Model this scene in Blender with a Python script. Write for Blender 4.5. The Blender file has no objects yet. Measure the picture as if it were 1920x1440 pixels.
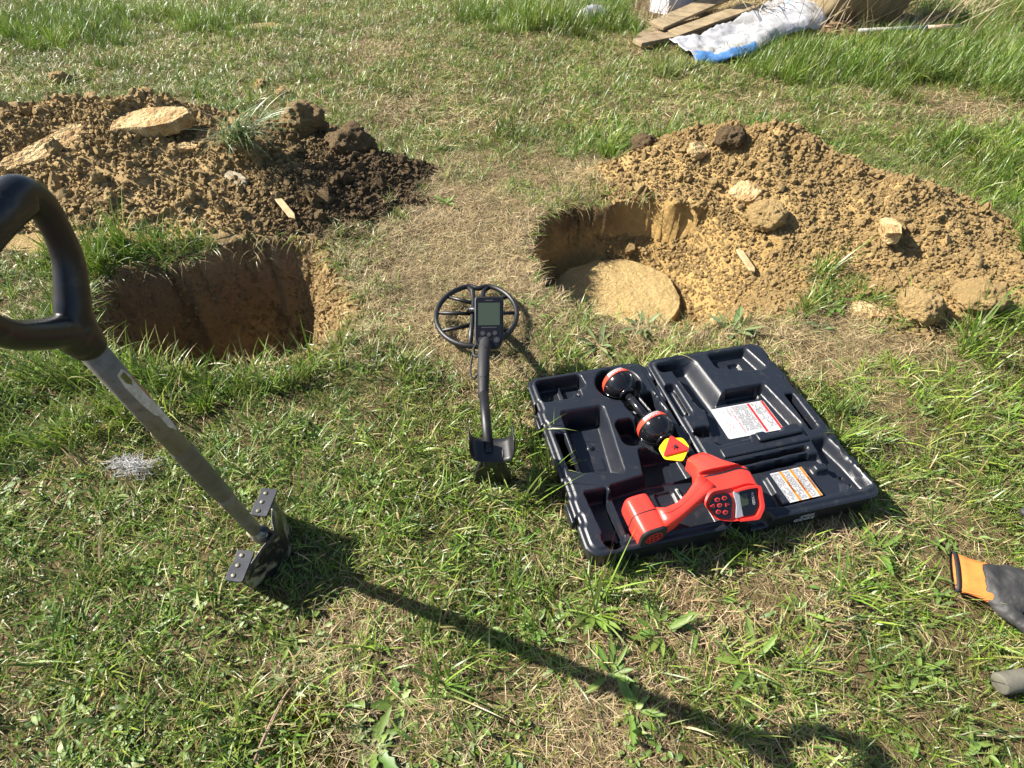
import bpy, bmesh, math, random
import numpy as np
from mathutils import Vector, Matrix, Euler

# ------------------------------------------------------------------ camera, sky, sun, exposure
scene = bpy.context.scene
COL = scene.collection
CAM_H = 1.25
cam_data = bpy.data.cameras.new("camera")
cam = bpy.data.objects.new("camera", cam_data)
COL.objects.link(cam)
cam.location = (0, 0, CAM_H)
cam.rotation_euler = (math.radians(90 - 44.46), 0, 0)
cam_data.sensor_width = 36.0
cam_data.lens = 36.0 * 1070 / 1920
cam_data.clip_start = 0.02
cam_data.clip_end = 500
cam_data.dof.use_dof = True
cam_data.dof.focus_distance = 1.75
cam_data.dof.aperture_fstop = 9.0
scene.camera = cam

SUN_EL = math.radians(39)
SUN_DIR = Vector((-0.975 * math.cos(SUN_EL), 0.222 * math.cos(SUN_EL), math.sin(SUN_EL)))   # towards the sun
world = bpy.data.worlds.new("World")
scene.world = world
world.use_nodes = True
wn = world.node_tree
wn.nodes.clear()
sky = wn.nodes.new("ShaderNodeTexSky")
sky.sky_type = 'NISHITA'
sky.sun_disc = False
sky.sun_elevation = SUN_EL
sky.sun_rotation = math.atan2(SUN_DIR.x, SUN_DIR.y)
sky.air_density = 1.0
sky.dust_density = 1.0
bg = wn.nodes.new("ShaderNodeBackground")
bg.inputs["Strength"].default_value = 0.06
wo = wn.nodes.new("ShaderNodeOutputWorld")
wn.links.new(sky.outputs[0], bg.inputs[0])
wn.links.new(bg.outputs[0], wo.inputs[0])
sun_data = bpy.data.lights.new("sun", 'SUN')
sun_data.energy = 5.0
sun_data.angle = math.radians(0.55)
sun_data.color = (1.0, 0.94, 0.84)
sun = bpy.data.objects.new("sun", sun_data)
COL.objects.link(sun)
sun.rotation_euler = SUN_DIR.to_track_quat('Z', 'Y').to_euler()
sun.location = (-4, 1, 5)
scene.view_settings.view_transform = 'Standard'
scene.view_settings.look = 'None'
scene.view_settings.gamma = 1.0
scene.view_settings.exposure = 1.38
scene.view_settings.use_curve_mapping = False
scene.cycles.max_bounces = 4
scene.cycles.diffuse_bounces = 2
scene.cycles.glossy_bounces = 2
scene.cycles.transmission_bounces = 3
scene.cycles.debug_use_spatial_splits = True
scene.cycles.use_adaptive_sampling = True
scene.cycles.adaptive_threshold = 0.02
scene.cycles.transparent_max_bounces = 6

# ------------------------------------------------------------------ helpers
rng = np.random.default_rng(7)
random.seed(7)


def tag(o, label=None, cat=None, group=None, kind=None):
    if label: o["label"] = label
    if cat: o["category"] = cat
    if group: o["group"] = group
    if kind: o["kind"] = kind
    return o


def empty(name, loc, rz=0.0):
    o = bpy.data.objects.new(name, None)
    o.empty_display_size = 0.05
    COL.objects.link(o)
    o.location = loc
    o.rotation_euler = (0, 0, rz)
    return o


def link(name, me, parent=None, loc=None, rot=None):
    o = bpy.data.objects.new(name, me)
    COL.objects.link(o)
    if parent is not None: o.parent = parent
    if loc is not None: o.location = loc
    if rot is not None: o.rotation_euler = rot
    return o


def mesh(name, verts, faces, mat=None, smooth=True):
    me = bpy.data.meshes.new(name)
    me.from_pydata([tuple(v) for v in verts], [], [tuple(int(i) for i in f) for f in faces])
    me.update()
    if mat is not None:
        for m in (mat if isinstance(mat, (list, tuple)) else [mat]): me.materials.append(m)
    if smooth: me.polygons.foreach_set("use_smooth", np.ones(len(me.polygons), bool))
    return me


def part(name, verts, faces, mat, parent=None, smooth=True, bevel=0.0, subsurf=0, solid=0.0, loc=None, rot=None, segs=2, autosmooth=None):
    o = link(name, mesh(name, verts, faces, mat, smooth), parent, loc, rot)
    if solid:
        m = o.modifiers.new("solid", 'SOLIDIFY'); m.thickness = solid; m.offset = 0
    if bevel:
        m = o.modifiers.new("bevel", 'BEVEL'); m.width = bevel; m.segments = segs; m.limit_method = 'ANGLE'; m.angle_limit = math.radians(28)
        m.harden_normals = False
    if subsurf:
        m = o.modifiers.new("subsurf", 'SUBSURF'); m.levels = subsurf; m.render_levels = subsurf
    if autosmooth is not None:
        o.data.set_sharp_from_angle(angle=math.radians(autosmooth))
    return o


class MB:
    """collects simple solids into one mesh"""
    def __init__(self): self.v = []; self.f = []

    def add(self, verts, faces):
        n = len(self.v)
        self.v += [tuple(p) for p in verts]
        self.f += [tuple(i + n for i in f) for f in faces]
        return self

    def box(self, c, s, M=None):
        vs = [Vector((sx * s[0] / 2, sy * s[1] / 2, sz * s[2] / 2)) for sx in (-1, 1) for sy in (-1, 1) for sz in (-1, 1)]
        if M is not None: vs = [M @ v for v in vs]
        vs = [v + Vector(c) for v in vs]
        return self.add(vs, [(0, 1, 3, 2), (4, 6, 7, 5), (0, 4, 5, 1), (2, 3, 7, 6), (0, 2, 6, 4), (1, 5, 7, 3)])

    def prism(self, outline, z0, z1, T=None):
        n = len(outline)
        vs = [Vector((x, y, z0)) for x, y in outline] + [Vector((x, y, z1)) for x, y in outline]
        if T is not None: vs = [T @ v for v in vs]
        fs = [tuple(range(n - 1, -1, -1)), tuple(range(n, 2 * n))] + [(i, (i + 1) % n, n + (i + 1) % n, n + i) for i in range(n)]
        return self.add(vs, fs)

    def tube(self, path, rad, n=12, cap=True, sx=1.0):
        P = [Vector(p) for p in path]
        R = rad if isinstance(rad, (list, tuple)) else [rad] * len(P)
        up = None; base = len(self.v); vs = []
        for i, p in enumerate(P):
            t = (P[min(i + 1, len(P) - 1)] - P[max(i - 1, 0)]).normalized()
            if up is None:
                up = Vector((0, 0, 1)) if abs(t.z) < 0.9 else Vector((1, 0, 0))
            a = t.cross(up)
            if a.length < 1e-6: a = t.orthogonal()
            a.normalize(); up = a.cross(t).normalized()
            for k in range(n):
                an = 2 * math.pi * k / n
                vs.append(p + (a * math.cos(an) * sx + up * math.sin(an)) * R[i])
        fs = []
        for i in range(len(P) - 1):
            for k in range(n):
                fs.append((i * n + k, i * n + (k + 1) % n, (i + 1) * n + (k + 1) % n, (i + 1) * n + k))
        if cap:
            fs.append(tuple(range(n - 1, -1, -1))); fs.append(tuple((len(P) - 1) * n + k for k in range(n)))
        return self.add(vs, fs)

    def obj(self, name, mat, parent=None, **kw):
        return part(name, self.v, self.f, mat, parent, **kw)


def spline(pts, n=8):
    """Catmull-Rom through points (tuples of any length)"""
    p = [np.array(q, float) for q in pts]
    p = [2 * p[0] - p[1]] + p + [2 * p[-1] - p[-2]]
    out = []
    for i in range(1, len(p) - 2):
        for k in range(n):
            t = k / n
            out.append(0.5 * (2 * p[i] + (p[i + 1] - p[i - 1]) * t + (2 * p[i - 1] - 5 * p[i] + 4 * p[i + 1] - p[i + 2]) * t * t
                              + (3 * p[i] - p[i - 1] - 3 * p[i + 1] + p[i + 2]) * t ** 3))
    out.append(p[-2])
    return [tuple(q) for q in out]


def rrect(w, h, r, n=5):
    """rounded rectangle outline, centred"""
    r = min(r, w / 2 - 1e-4, h / 2 - 1e-4)
    out = []
    for cx, cy, a0 in ((w / 2 - r, h / 2 - r, 0), (-w / 2 + r, h / 2 - r, 90), (-w / 2 + r, -h / 2 + r, 180), (w / 2 - r, -h / 2 + r, 270)):
        for k in range(n + 1):
            a = math.radians(a0 + 90 * k / n)
            out.append((cx + r * math.cos(a), cy + r * math.sin(a)))
    return out


def text_mesh(name, body, size, mat, parent, M, extrude=0.0002, spacing=1.0, bold=0.0):
    cu = bpy.data.curves.new(name, 'FONT')
    cu.body = body; cu.size = size; cu.align_x = 'CENTER'; cu.align_y = 'CENTER'; cu.extrude = extrude; cu.space_character = spacing
    cu.offset = bold; cu.resolution_u = 2
    tmp = bpy.data.objects.new("tmp_text", cu)
    COL.objects.link(tmp)
    dg = bpy.context.evaluated_depsgraph_get(); dg.update()
    me = bpy.data.meshes.new_from_object(tmp.evaluated_get(dg))
    bpy.data.objects.remove(tmp); bpy.data.curves.remove(cu)
    me.materials.clear(); me.materials.append(mat)
    me.transform(M)
    return link(name, me, parent)


# numpy value noise
def _hash(ix, iy, seed):
    n = (ix * 374761393 + iy * 668265263 + seed * 1442695041) & 0xFFFFFFFF
    n = ((n ^ (n >> 13)) * 1274126177) & 0xFFFFFFFF
    n = (n ^ (n >> 16)) & 0xFFFFFFFF
    return n / 4294967295.0


def vnoise(x, y, seed=0):
    xi = np.floor(x).astype(np.int64); yi = np.floor(y).astype(np.int64)
    fx = x - xi; fy = y - yi
    fx = fx * fx * (3 - 2 * fx); fy = fy * fy * (3 - 2 * fy)
    a = _hash(xi, yi, seed); b = _hash(xi + 1, yi, seed); c = _hash(xi, yi + 1, seed); d = _hash(xi + 1, yi + 1, seed)
    return (a * (1 - fx) + b * fx) * (1 - fy) + (c * (1 - fx) + d * fx) * fy


def fbm(x, y, scale, octv=4, seed=0, gain=0.5):
    """about -1..1"""
    s = 0.0; amp = 1.0; tot = 0.0
    for o in range(octv):
        k = 2.0 ** o / scale
        s = s + amp * (vnoise(x * k + 17.3 * o, y * k - 9.1 * o, seed + o) * 2 - 1); tot += amp; amp *= gain
    return s / tot


def sstep(a, b, x):
    t = np.clip((x - a) / (b - a), 0, 1)
    return t * t * (3 - 2 * t)


def poly_sdf(x, y, poly):
    """signed distance to polygon (negative inside), arrays"""
    x = np.asarray(x, float); y = np.asarray(y, float)
    d = np.full(x.shape, 1e9); inside = np.zeros(x.shape, bool)
    n = len(poly)
    for i in range(n):
        x0, y0 = poly[i]; x1, y1 = poly[(i + 1) % n]
        ex, ey = x1 - x0, y1 - y0
        t = np.clip(((x - x0) * ex + (y - y0) * ey) / (ex * ex + ey * ey), 0, 1)
        d = np.minimum(d, np.hypot(x - x0 - t * ex, y - y0 - t * ey))
        c = ((y0 > y) != (y1 > y)) & (x < (x1 - x0) * (y - y0) / ((y1 - y0) if y1 != y0 else 1e-12) + x0)
        inside ^= c
    return np.where(inside, -d, d)


# ------------------------------------------------------------------ materials
def nt(name):
    m = bpy.data.materials.new(name); m.use_nodes = True
    t = m.node_tree; t.nodes.clear()
    out = t.nodes.new("ShaderNodeOutputMaterial")
    p = t.nodes.new("ShaderNodeBsdfPrincipled")
    t.links.new(p.outputs[0], out.inputs[0])
    return m, t, p, out


def N(t, typ, **kw):
    n = t.nodes.new(typ)
    for k, v in kw.items():
        if k.startswith("i_"):
            n.inputs[k[2:].replace("_", " ")].default_value = v
        else:
            setattr(n, k, v)
    return n


def noise_fac(t, scale, detail=4, rough=0.55, lo=0.35, hi=0.65, coord="Object", dist=0.0):
    tc = N(t, "ShaderNodeTexCoord")
    n = N(t, "ShaderNodeTexNoise"); n.inputs["Scale"].default_value = scale; n.inputs["Detail"].default_value = detail
    n.inputs["Roughness"].default_value = rough; n.inputs["Distortion"].default_value = dist
    t.links.new(tc.outputs[coord], n.inputs["Vector"])
    r = N(t, "ShaderNodeMapRange"); r.inputs["From Min"].default_value = lo; r.inputs["From Max"].default_value = hi
    t.links.new(n.outputs["Fac"], r.inputs["Value"])
    return r.outputs["Result"]


def mixcol(t, fac, a, b, mode='MIX'):
    m = N(t, "ShaderNodeMix", data_type='RGBA', blend_type=mode)
    for sock, v in ((m.inputs["Factor"], fac), (m.inputs["A"], a), (m.inputs["B"], b)):
        if hasattr(v, "is_output"): t.links.new(v, sock)
        elif sock.type == 'RGBA': sock.default_value = (*v[:3], 1)
        else: sock.default_value = v
    # the RGBA sockets are further down the list than the float ones
    ra = [s for s in m.inputs if s.type == 'RGBA']
    for sock, v in zip(ra, (a, b)):
        if hasattr(v, "is_output"): t.links.new(v, sock)
        else: sock.default_value = (*v[:3], 1)
    return [s for s in m.outputs if s.type == 'RGBA'][0]


def add_bump(t, p, height, strength=0.3, dist=0.002):
    b = N(t, "ShaderNodeBump"); b.inputs["Strength"].default_value = strength; b.inputs["Distance"].default_value = dist
    t.links.new(height, b.inputs["Height"]); t.links.new(b.outputs[0], p.inputs["Normal"])


def simple(name, col, rough=0.5, col2=None, scale=30, lo=0.4, hi=0.7, metal=0.0, bump=0.0, bscale=200, bdist=0.001, spec=0.5, rough2=None, coat=0.0):
    m, t, p, _ = nt(name)
    p.inputs["Roughness"].default_value = rough; p.inputs["Metallic"].default_value = metal
    p.inputs["Specular IOR Level"].default_value = spec
    p.inputs["Coat Weight"].default_value = coat
    p.inputs["Base Color"].default_value = (*col, 1)
    if col2 is not None:
        f = noise_fac(t, scale, 6, 0.6, lo, hi)
        t.links.new(mixcol(t, f, col, col2), p.inputs["Base Color"])
        if rough2 is not None:
            r = N(t, "ShaderNodeMapRange"); r.inputs["To Min"].default_value = rough; r.inputs["To Max"].default_value = rough2
            t.links.new(f, r.inputs["Value"]); t.links.new(r.outputs[0], p.inputs["Roughness"])
    if bump:
        add_bump(t, p, noise_fac(t, bscale, 3, 0.5, 0.2, 0.8), bump, bdist)
    return m
# ------------------------------------------------------------------ the lie of the land
PIT_L = [(-1.58, 1.82), (-1.47, 1.93), (-1.30, 1.96), (-1.10, 2.07), (-0.92, 2.11), (-0.80, 2.10), (-0.66, 1.90), (-0.53, 1.68), (-0.58, 1.50), (-0.72, 1.37), (-1.00, 1.30), (-1.30, 1.36), (-1.50, 1.56)]
PIT_R = [(0.07, 2.20), (0.13, 2.32), (0.25, 2.42), (0.46, 2.44), (0.64, 2.40), (0.92, 2.28), (1.12, 2.02), (1.16, 1.78), (1.02, 1.62), (0.62, 1.555), (0.42, 1.56), (0.20, 1.67), (0.11, 1.79), (0.065, 2.0)]


def seg_heap(x, y, a, b, ha, hb, rf, rb):
    """ridge from a to b, heights ha..hb, front (towards -y) and back widths"""
    ex, ey = b[0] - a[0], b[1] - a[1]
    t = np.clip(((x - a[0]) * ex + (y - a[1]) * ey) / (ex * ex + ey * ey), 0, 1)
    dx = x - a[0] - t * ex; dy = y - a[1] - t * ey
    r = np.where(dy < 0, rf, rb)
    d = np.hypot(dx, dy) / r
    return (ha + (hb - ha) * t) * np.clip(1.08 - np.sqrt(d * d + 0.03), 0, 1)


def heap_l(x, y):
    wob = 1 + 0.26 * fbm(x, y, 0.30, 3, 61) + 0.10 * fbm(x, y, 0.11, 2, 62)
    h = np.maximum.reduce([
        seg_heap(x, y, (-3.6, 2.90), (-1.75, 2.88), 0.29, 0.29, 0.88, 0.62),
        seg_heap(x, y, (-1.75, 2.88), (-1.15, 2.82), 0.29, 0.23, 0.80, 0.5),
        seg_heap(x, y, (-1.15, 2.84), (-0.98, 2.86), 0.23, 0.17, 0.34, 0.30)])
    return h * wob


def heap_r(x, y):
    wob = 1 + 0.24 * fbm(x, y, 0.28, 3, 71) + 0.10 * fbm(x, y, 0.11, 2, 72)
    h = np.maximum.reduce([
        seg_heap(x, y, (0.95, 2.76), (1.22, 2.64), 0.22, 0.27, 0.62, 0.42),
        seg_heap(x, y, (1.22, 2.64), (1.58, 2.30), 0.27, 0.20, 0.62, 0.42),
        seg_heap(x, y, (1.58, 2.30), (1.82, 1.82), 0.20, 0.09, 0.5, 0.35),
        seg_heap(x, y, (1.48, 1.70), (1.84, 1.68), 0.08, 0.06, 0.24, 0.3),
        seg_heap(x, y, (0.86, 2.66), (0.96, 2.66), 0.08, 0.18, 0.26, 0.26)])
    return h * wob


def sdf_l(x, y): return poly_sdf(x, y, PIT_L) + 0.040 * fbm(x, y, 0.16, 4, 5)
def sdf_r(x, y): return poly_sdf(x, y, PIT_R) + 0.032 * fbm(x, y, 0.14, 4, 6)


def ground_z(x, y):
    x = np.asarray(x, float); y = np.asarray(y, float)
    near = np.exp(-((np.hypot(x, y - 1.5)) / 25) ** 2)
    z = 0.018 * fbm(x, y, 0.55, 3, 11) + 0.009 * fbm(x, y, 0.13, 2, 12) + 0.25 * fbm(x, y, 9.0, 2, 13) * (1 - np.exp(-(np.hypot(x, y - 2) / 9) ** 2))
    # flat stand for the case
    cu = (x - 0.47) * 0.974 + (y - 1.0) * 0.225; cv = (x - 0.47) * -0.225 + (y - 1.0) * 0.974
    flat = 1 - sstep(0.0, 0.12, np.maximum(np.abs(cu) - 0.39, np.abs(cv) - 0.30))
    z = z * (1 - flat)
    hl = heap_l(x, y); hr = heap_r(x, y)
    z = z + hl * (1 + 0.10 * fbm(x, y, 0.05, 2, 91)) + hr * (1 + 0.10 * fbm(x, y, 0.05, 2, 92))
    z = z + (0.012 * fbm(x, y, 0.045, 3, 93)) * sstep(0.01, 0.06, hl + hr)
    # left pit: sheer on three sides, a crumbling slope on the right
    s = sdf_l(x, y)
    w = 0.095 + 0.33 * sstep(-1.06, -0.66, x) * sstep(2.25, 1.95, y)
    prof = sstep(0, 1, -s / w)
    lump = 0.035 * fbm(x, y, 0.11, 3, 31)
    z = z + prof * (-0.52 + lump + 0.05 * (y - 1.7))
    # right pit: sheer at the left and back-left, ramping up to the heap on the right
    s = sdf_r(x, y)
    w = 0.070 + 0.60 * sstep(0.64, 1.0, x) + 0.10 * sstep(2.3, 2.45, y) * sstep(0.35, 0.6, x)
    prof = sstep(-0.05, 1, -s / w)
    z = z + prof * (-0.24 - 0.05 * sstep(0.5, 0.2, x) + 0.02 * fbm(x, y, 0.12, 3, 32))
    rr = np.hypot(x - 0.455, y - 2.04)
    lim = -0.20 - 0.055 * np.exp(-((rr - 0.285) / 0.030) ** 2) + (0.85 + 0.4 * fbm(x, y, 0.3, 2, 33)) * np.clip(rr - 0.30, 0, 1) + 5.0 * np.clip(rr - 0.40, 0, 1) ** 1.5 + 10 * (s > -0.02)
    z = np.where(s < -0.02, np.minimum(z, lim), z)
    return z


def axis(lo, hi, step, far_lo, far_hi, grow=1.22):
    a = list(np.arange(lo, hi + 1e-6, step))
    s = step
    while a[-1] < far_hi: s = min(s * grow, 8.0); a.append(a[-1] + s)
    s = step
    while a[0] > far_lo: s = min(s * grow, 8.0); a.insert(0, a[0] - s)
    return np.array(a)


ax = axis(-3.05, 2.25, 0.0135, -70, 70)
ay = np.concatenate([np.arange(0.0, 1.22, 0.03), axis(1.25, 3.45, 0.0135, 1.25, 95)])
ay = np.concatenate([[-40, -25, -15, -9, -5, -3, -2, -1.2, -0.7, -0.4, -0.2], ay[ay >= 0]])
GX, GY = np.meshgrid(ax, ay)
GZ = ground_z(GX, GY)
nx, ny = len(ax), len(ay)
# break up the sheer faces so that they are not combed into straight columns
wallL = np.exp(-(sdf_l(GX, GY) / 0.05) ** 2); wallR = np.exp(-(sdf_r(GX, GY) / 0.05) ** 2)
jit = np.maximum(wallL, wallR)
VX = GX + jit * 0.045 * fbm(GZ * 1.0 + GX, GY + GX * 0.7 + GZ, 0.09, 4, 41, 0.6)
VY = GY + jit * 0.045 * fbm(GZ * 1.0 - GX, GY - GX * 0.7 - GZ, 0.09, 4, 42, 0.6)
LV = np.stack([VX, VY, GZ], -1).reshape(-1, 3)
ii, jj = np.meshgrid(np.arange(nx - 1), np.arange(ny - 1))
q = (jj * nx + ii).ravel()
QUAD = np.stack([q, q + 1, q + nx + 1, q + nx], -1)
fcx = (GX[:-1, :-1] + GX[1:, 1:]).ravel() / 2; fcy = (GY[:-1, :-1] + GY[1:, 1:]).ravel() / 2
in_l = sdf_l(fcx, fcy) < 0.0; in_r = (sdf_r(fcx, fcy) < 0.0)
hp_l = (heap_l(fcx, fcy) > 0.022) & ~in_l & ~in_r; hp_r = (heap_r(fcx, fcy) > 0.022) & ~in_l & ~in_r


def cut(name, mask, mat, parent=None):
    qs = QUAD[mask]
    used, inv = np.unique(qs, return_inverse=True)
    vs = LV[used]; fs = inv.reshape(-1, 4)
    me = bpy.data.meshes.new(name)
    me.vertices.add(len(vs)); me.vertices.foreach_set("co", vs.ravel())
    me.loops.add(fs.size); me.loops.foreach_set("vertex_index", fs.ravel().astype(np.int32))
    me.polygons.add(len(fs)); me.polygons.foreach_set("loop_start", np.arange(0, fs.size, 4, dtype=np.int32))
    me.update(calc_edges=True); me.validate()
    me.polygons.foreach_set("use_smooth", np.ones(len(fs), bool))
    me.materials.append(mat)
    return link(name, me, parent)


def along_x(t, c, along, f2):
    """the spoil turns to another soil further along x: along = (x0, x1, light, dark)"""
    g = N(t, "ShaderNodeNewGeometry"); s = N(t, "ShaderNodeSeparateXYZ"); t.links.new(g.outputs["Position"], s.inputs[0])
    wob = N(t, "ShaderNodeMath", operation='MULTIPLY_ADD'); wob.inputs[1].default_value = 0.35; t.links.new(f2, wob.inputs[0]); t.links.new(s.outputs["X"], wob.inputs[2])
    mr = N(t, "ShaderNodeMapRange"); mr.inputs["From Min"].default_value = along[0]; mr.inputs["From Max"].default_value = along[1]; t.links.new(wob.outputs[0], mr.inputs["Value"])
    return mixcol(t, mr.outputs[0], c, mixcol(t, f2, along[3], along[2]))


def soil_mat(name, light, dark, deep=None, z_top=-0.02, z_deep=-0.2, fine=1.0, x_spoil=None, along=None):
    """crumbly earth; deep: colour of the subsoil that shows below the topsoil band"""
    m, t, p, _ = nt(name)
    f = noise_fac(t, 5.0, 8, 0.65, 0.30, 0.70)
    f2 = noise_fac(t, 45.0, 6, 0.7, 0.30, 0.72)
    c = mixcol(t, f, dark, light)
    c = mixcol(t, f2, c, tuple(v * 1.12 for v in light))
    if along is not None: c = along_x(t, c, along, f2)
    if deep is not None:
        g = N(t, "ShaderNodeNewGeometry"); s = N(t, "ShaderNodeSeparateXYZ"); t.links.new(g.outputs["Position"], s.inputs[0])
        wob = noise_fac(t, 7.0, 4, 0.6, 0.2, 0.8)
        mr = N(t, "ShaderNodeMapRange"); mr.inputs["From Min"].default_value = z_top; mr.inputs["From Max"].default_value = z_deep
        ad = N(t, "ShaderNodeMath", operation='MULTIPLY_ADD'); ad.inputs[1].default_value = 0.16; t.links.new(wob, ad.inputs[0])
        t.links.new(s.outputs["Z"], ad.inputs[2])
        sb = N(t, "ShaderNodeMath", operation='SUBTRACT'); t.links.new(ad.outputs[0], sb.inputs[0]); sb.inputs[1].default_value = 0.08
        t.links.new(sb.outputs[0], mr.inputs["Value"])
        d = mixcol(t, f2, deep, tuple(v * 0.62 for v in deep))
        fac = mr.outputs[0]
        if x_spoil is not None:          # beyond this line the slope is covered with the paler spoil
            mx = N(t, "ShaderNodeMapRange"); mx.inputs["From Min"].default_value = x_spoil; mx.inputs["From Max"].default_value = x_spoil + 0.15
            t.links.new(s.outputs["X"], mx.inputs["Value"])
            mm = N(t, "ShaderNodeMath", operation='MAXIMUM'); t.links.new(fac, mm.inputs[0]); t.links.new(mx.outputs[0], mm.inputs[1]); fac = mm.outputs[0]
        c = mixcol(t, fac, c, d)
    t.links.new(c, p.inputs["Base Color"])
    p.inputs["Roughness"].default_value = 0.95; p.inputs["Specular IOR Level"].default_value = 0.15
    h1 = noise_fac(t, 60 * fine, 8, 0.72, 0.2, 0.8)
    add_bump(t, p, h1, 0.9, 0.012)
    return m


M_ground, t, p, _ = nt("turf_soil")
fa = noise_fac(t, 3.5, 6, 0.6, 0.35, 0.65); fb = noise_fac(t, 55, 6, 0.7, 0.30, 0.75)
c = mixcol(t, fa, (0.060, 0.044, 0.022), (0.11, 0.082, 0.040))
c = mixcol(t, fb, c, (0.20, 0.150, 0.075))
t.links.new(c, p.inputs["Base Color"]); p.inputs["Roughness"].default_value = 1.0; p.inputs["Specular IOR Level"].default_value = 0.1
add_bump(t, p, noise_fac(t, 120, 6, 0.7, 0.2, 0.8), 0.8, 0.01)

M_heap_l = soil_mat("soil_brown", (0.42, 0.295, 0.135), (0.27, 0.185, 0.086), along=(-1.15, -0.6, (0.20, 0.140, 0.075), (0.115, 0.080, 0.046)))
M_heap_r = soil_mat("soil_ochre", (0.43, 0.290, 0.120), (0.31, 0.205, 0.088))
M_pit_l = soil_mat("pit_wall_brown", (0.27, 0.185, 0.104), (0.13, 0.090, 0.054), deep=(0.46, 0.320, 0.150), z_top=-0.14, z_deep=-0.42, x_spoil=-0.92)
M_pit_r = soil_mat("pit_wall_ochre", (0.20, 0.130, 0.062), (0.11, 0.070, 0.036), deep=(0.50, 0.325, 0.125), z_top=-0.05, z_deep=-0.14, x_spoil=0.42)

ground = cut("ground", ~(in_l | in_r | hp_l | hp_r), M_ground); tag(ground, kind="structure")
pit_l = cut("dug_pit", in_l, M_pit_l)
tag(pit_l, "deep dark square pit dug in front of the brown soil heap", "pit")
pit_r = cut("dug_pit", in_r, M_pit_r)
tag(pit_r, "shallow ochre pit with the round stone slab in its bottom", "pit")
heap_left = cut("soil_heap", hp_l, M_heap_l)
tag(heap_left, "brown soil heap with a flat slab and a grass clump on top", "soil heap")
heap_right = cut("soil_heap", hp_r, M_heap_r)
tag(heap_right, "sunlit ochre soil heap beside the pit with the round stone", "soil heap")


# ------------------------------------------------------------------ scattering (geometry nodes instances, for what nobody could count)
def src_collection(name, meshes):
    c = bpy.data.collections.new(name)
    for i, me in enumerate(meshes):
        o = bpy.data.objects.new("%s_%02d" % (name, i), me)
        c.objects.link(o)
    return c


def scatter(name, pts, rot, scl, var, coll, parent=None):
    n = len(pts)
    me = bpy.data.meshes.new(name)
    me.vertices.add(n); me.vertices.foreach_set("co", np.asarray(pts, np.float32).ravel())
    a = me.attributes.new("rot", 'FLOAT_VECTOR', 'POINT'); a.data.foreach_set("vector", np.asarray(rot, np.float32).ravel())
    a = me.attributes.new("scl", 'FLOAT_VECTOR', 'POINT'); a.data.foreach_set("vector", np.asarray(scl, np.float32).ravel())
    a = me.attributes.new("var", 'INT', 'POINT'); a.data.foreach_set("value", np.asarray(var, np.int32))
    me.update()
    o = link(name, me, parent)
    g = bpy.data.node_groups.new(name + "_nodes", 'GeometryNodeTree')
    g.interface.new_socket("Geometry", in_out='INPUT', socket_type='NodeSocketGeometry')
    g.interface.new_socket("Geometry", in_out='OUTPUT', socket_type='NodeSocketGeometry')
    gi = g.nodes.new("NodeGroupInput"); go = g.nodes.new("NodeGroupOutput")
    iop = g.nodes.new("GeometryNodeInstanceOnPoints")
    ci = g.nodes.new("GeometryNodeCollectionInfo"); ci.inputs["Collection"].default_value = coll
    ci.inputs["Separate Children"].default_value = True; ci.inputs["Reset Children"].default_value = True
    iop.inputs["Pick Instance"].default_value = True
    def na(nm, typ):
        k = g.nodes.new("GeometryNodeInputNamedAttribute"); k.data_type = typ; k.inputs["Name"].default_value = nm
        return [s for s in k.outputs if s.enabled and s.name == "Attribute"][0]
    g.links.new(gi.outputs[0], iop.inputs["Points"]); g.links.new(ci.outputs[0], iop.inputs["Instance"])
    g.links.new(na("var", 'INT'), iop.inputs["Instance Index"])
    e2r = g.nodes.new("FunctionNodeEulerToRotation")
    g.links.new(na("rot", 'FLOAT_VECTOR'), e2r.inputs[0]); g.links.new(e2r.outputs[0], iop.inputs["Rotation"])
    g.links.new(na("scl", 'FLOAT_VECTOR'), iop.inputs["Scale"])
    g.links.new(iop.outputs[0], go.inputs[0])
    md = o.modifiers.new("scatter", 'NODES'); md.node_group = g
    o["kind"] = "stuff"
    return o


# ------------------------------------------------------------------ clods and crumbs
def clod_mesh(name, seed, mat, sub=3, rough=0.34, flat=0.8):
    r = random.Random(seed)
    bm = bmesh.new(); bmesh.ops.create_icosphere(bm, subdivisions=sub, radius=1.0)
    off = Vector((r.uniform(-50, 50), r.uniform(-50, 50), r.uniform(-50, 50)))
    from mathutils import noise as mn
    sc = Vector((1.0, r.uniform(0.7, 1.0), r.uniform(0.55, 0.9) * flat / 0.8))
    for v in bm.verts:
        d = v.co.normalized()
        k = 1 + rough * mn.noise(d * 1.4 + off) * 1.5 + rough * 0.8 * mn.noise(d * 3.1 + off) + (rough * 0.6 * mn.noise(d * 7.3 + off) if sub > 1 else 0)
        # a few flat breaks
        v.co = d * k
    for _ in range(5):
        nrm = Vector((r.uniform(-1, 1), r.uniform(-1, 1), r.uniform(-1, 1))).normalized(); lim = r.uniform(0.45, 0.85)
        for v in bm.verts:
            e = v.co.dot(nrm) - lim
            if e > 0: v.co -= nrm * e * 0.85
    for v in bm.verts: v.co = Vector((v.co.x * sc.x, v.co.y * sc.y, v.co.z * sc.z))
    me = bpy.data.meshes.new(name); bm.to_mesh(me); bm.free()
    me.materials.append(mat)
    me.polygons.foreach_set("use_smooth", np.ones(len(me.polygons), bool))
    me.set_sharp_from_angle(angle=math.radians(34 if sub < 2 else 26))
    return me


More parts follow.
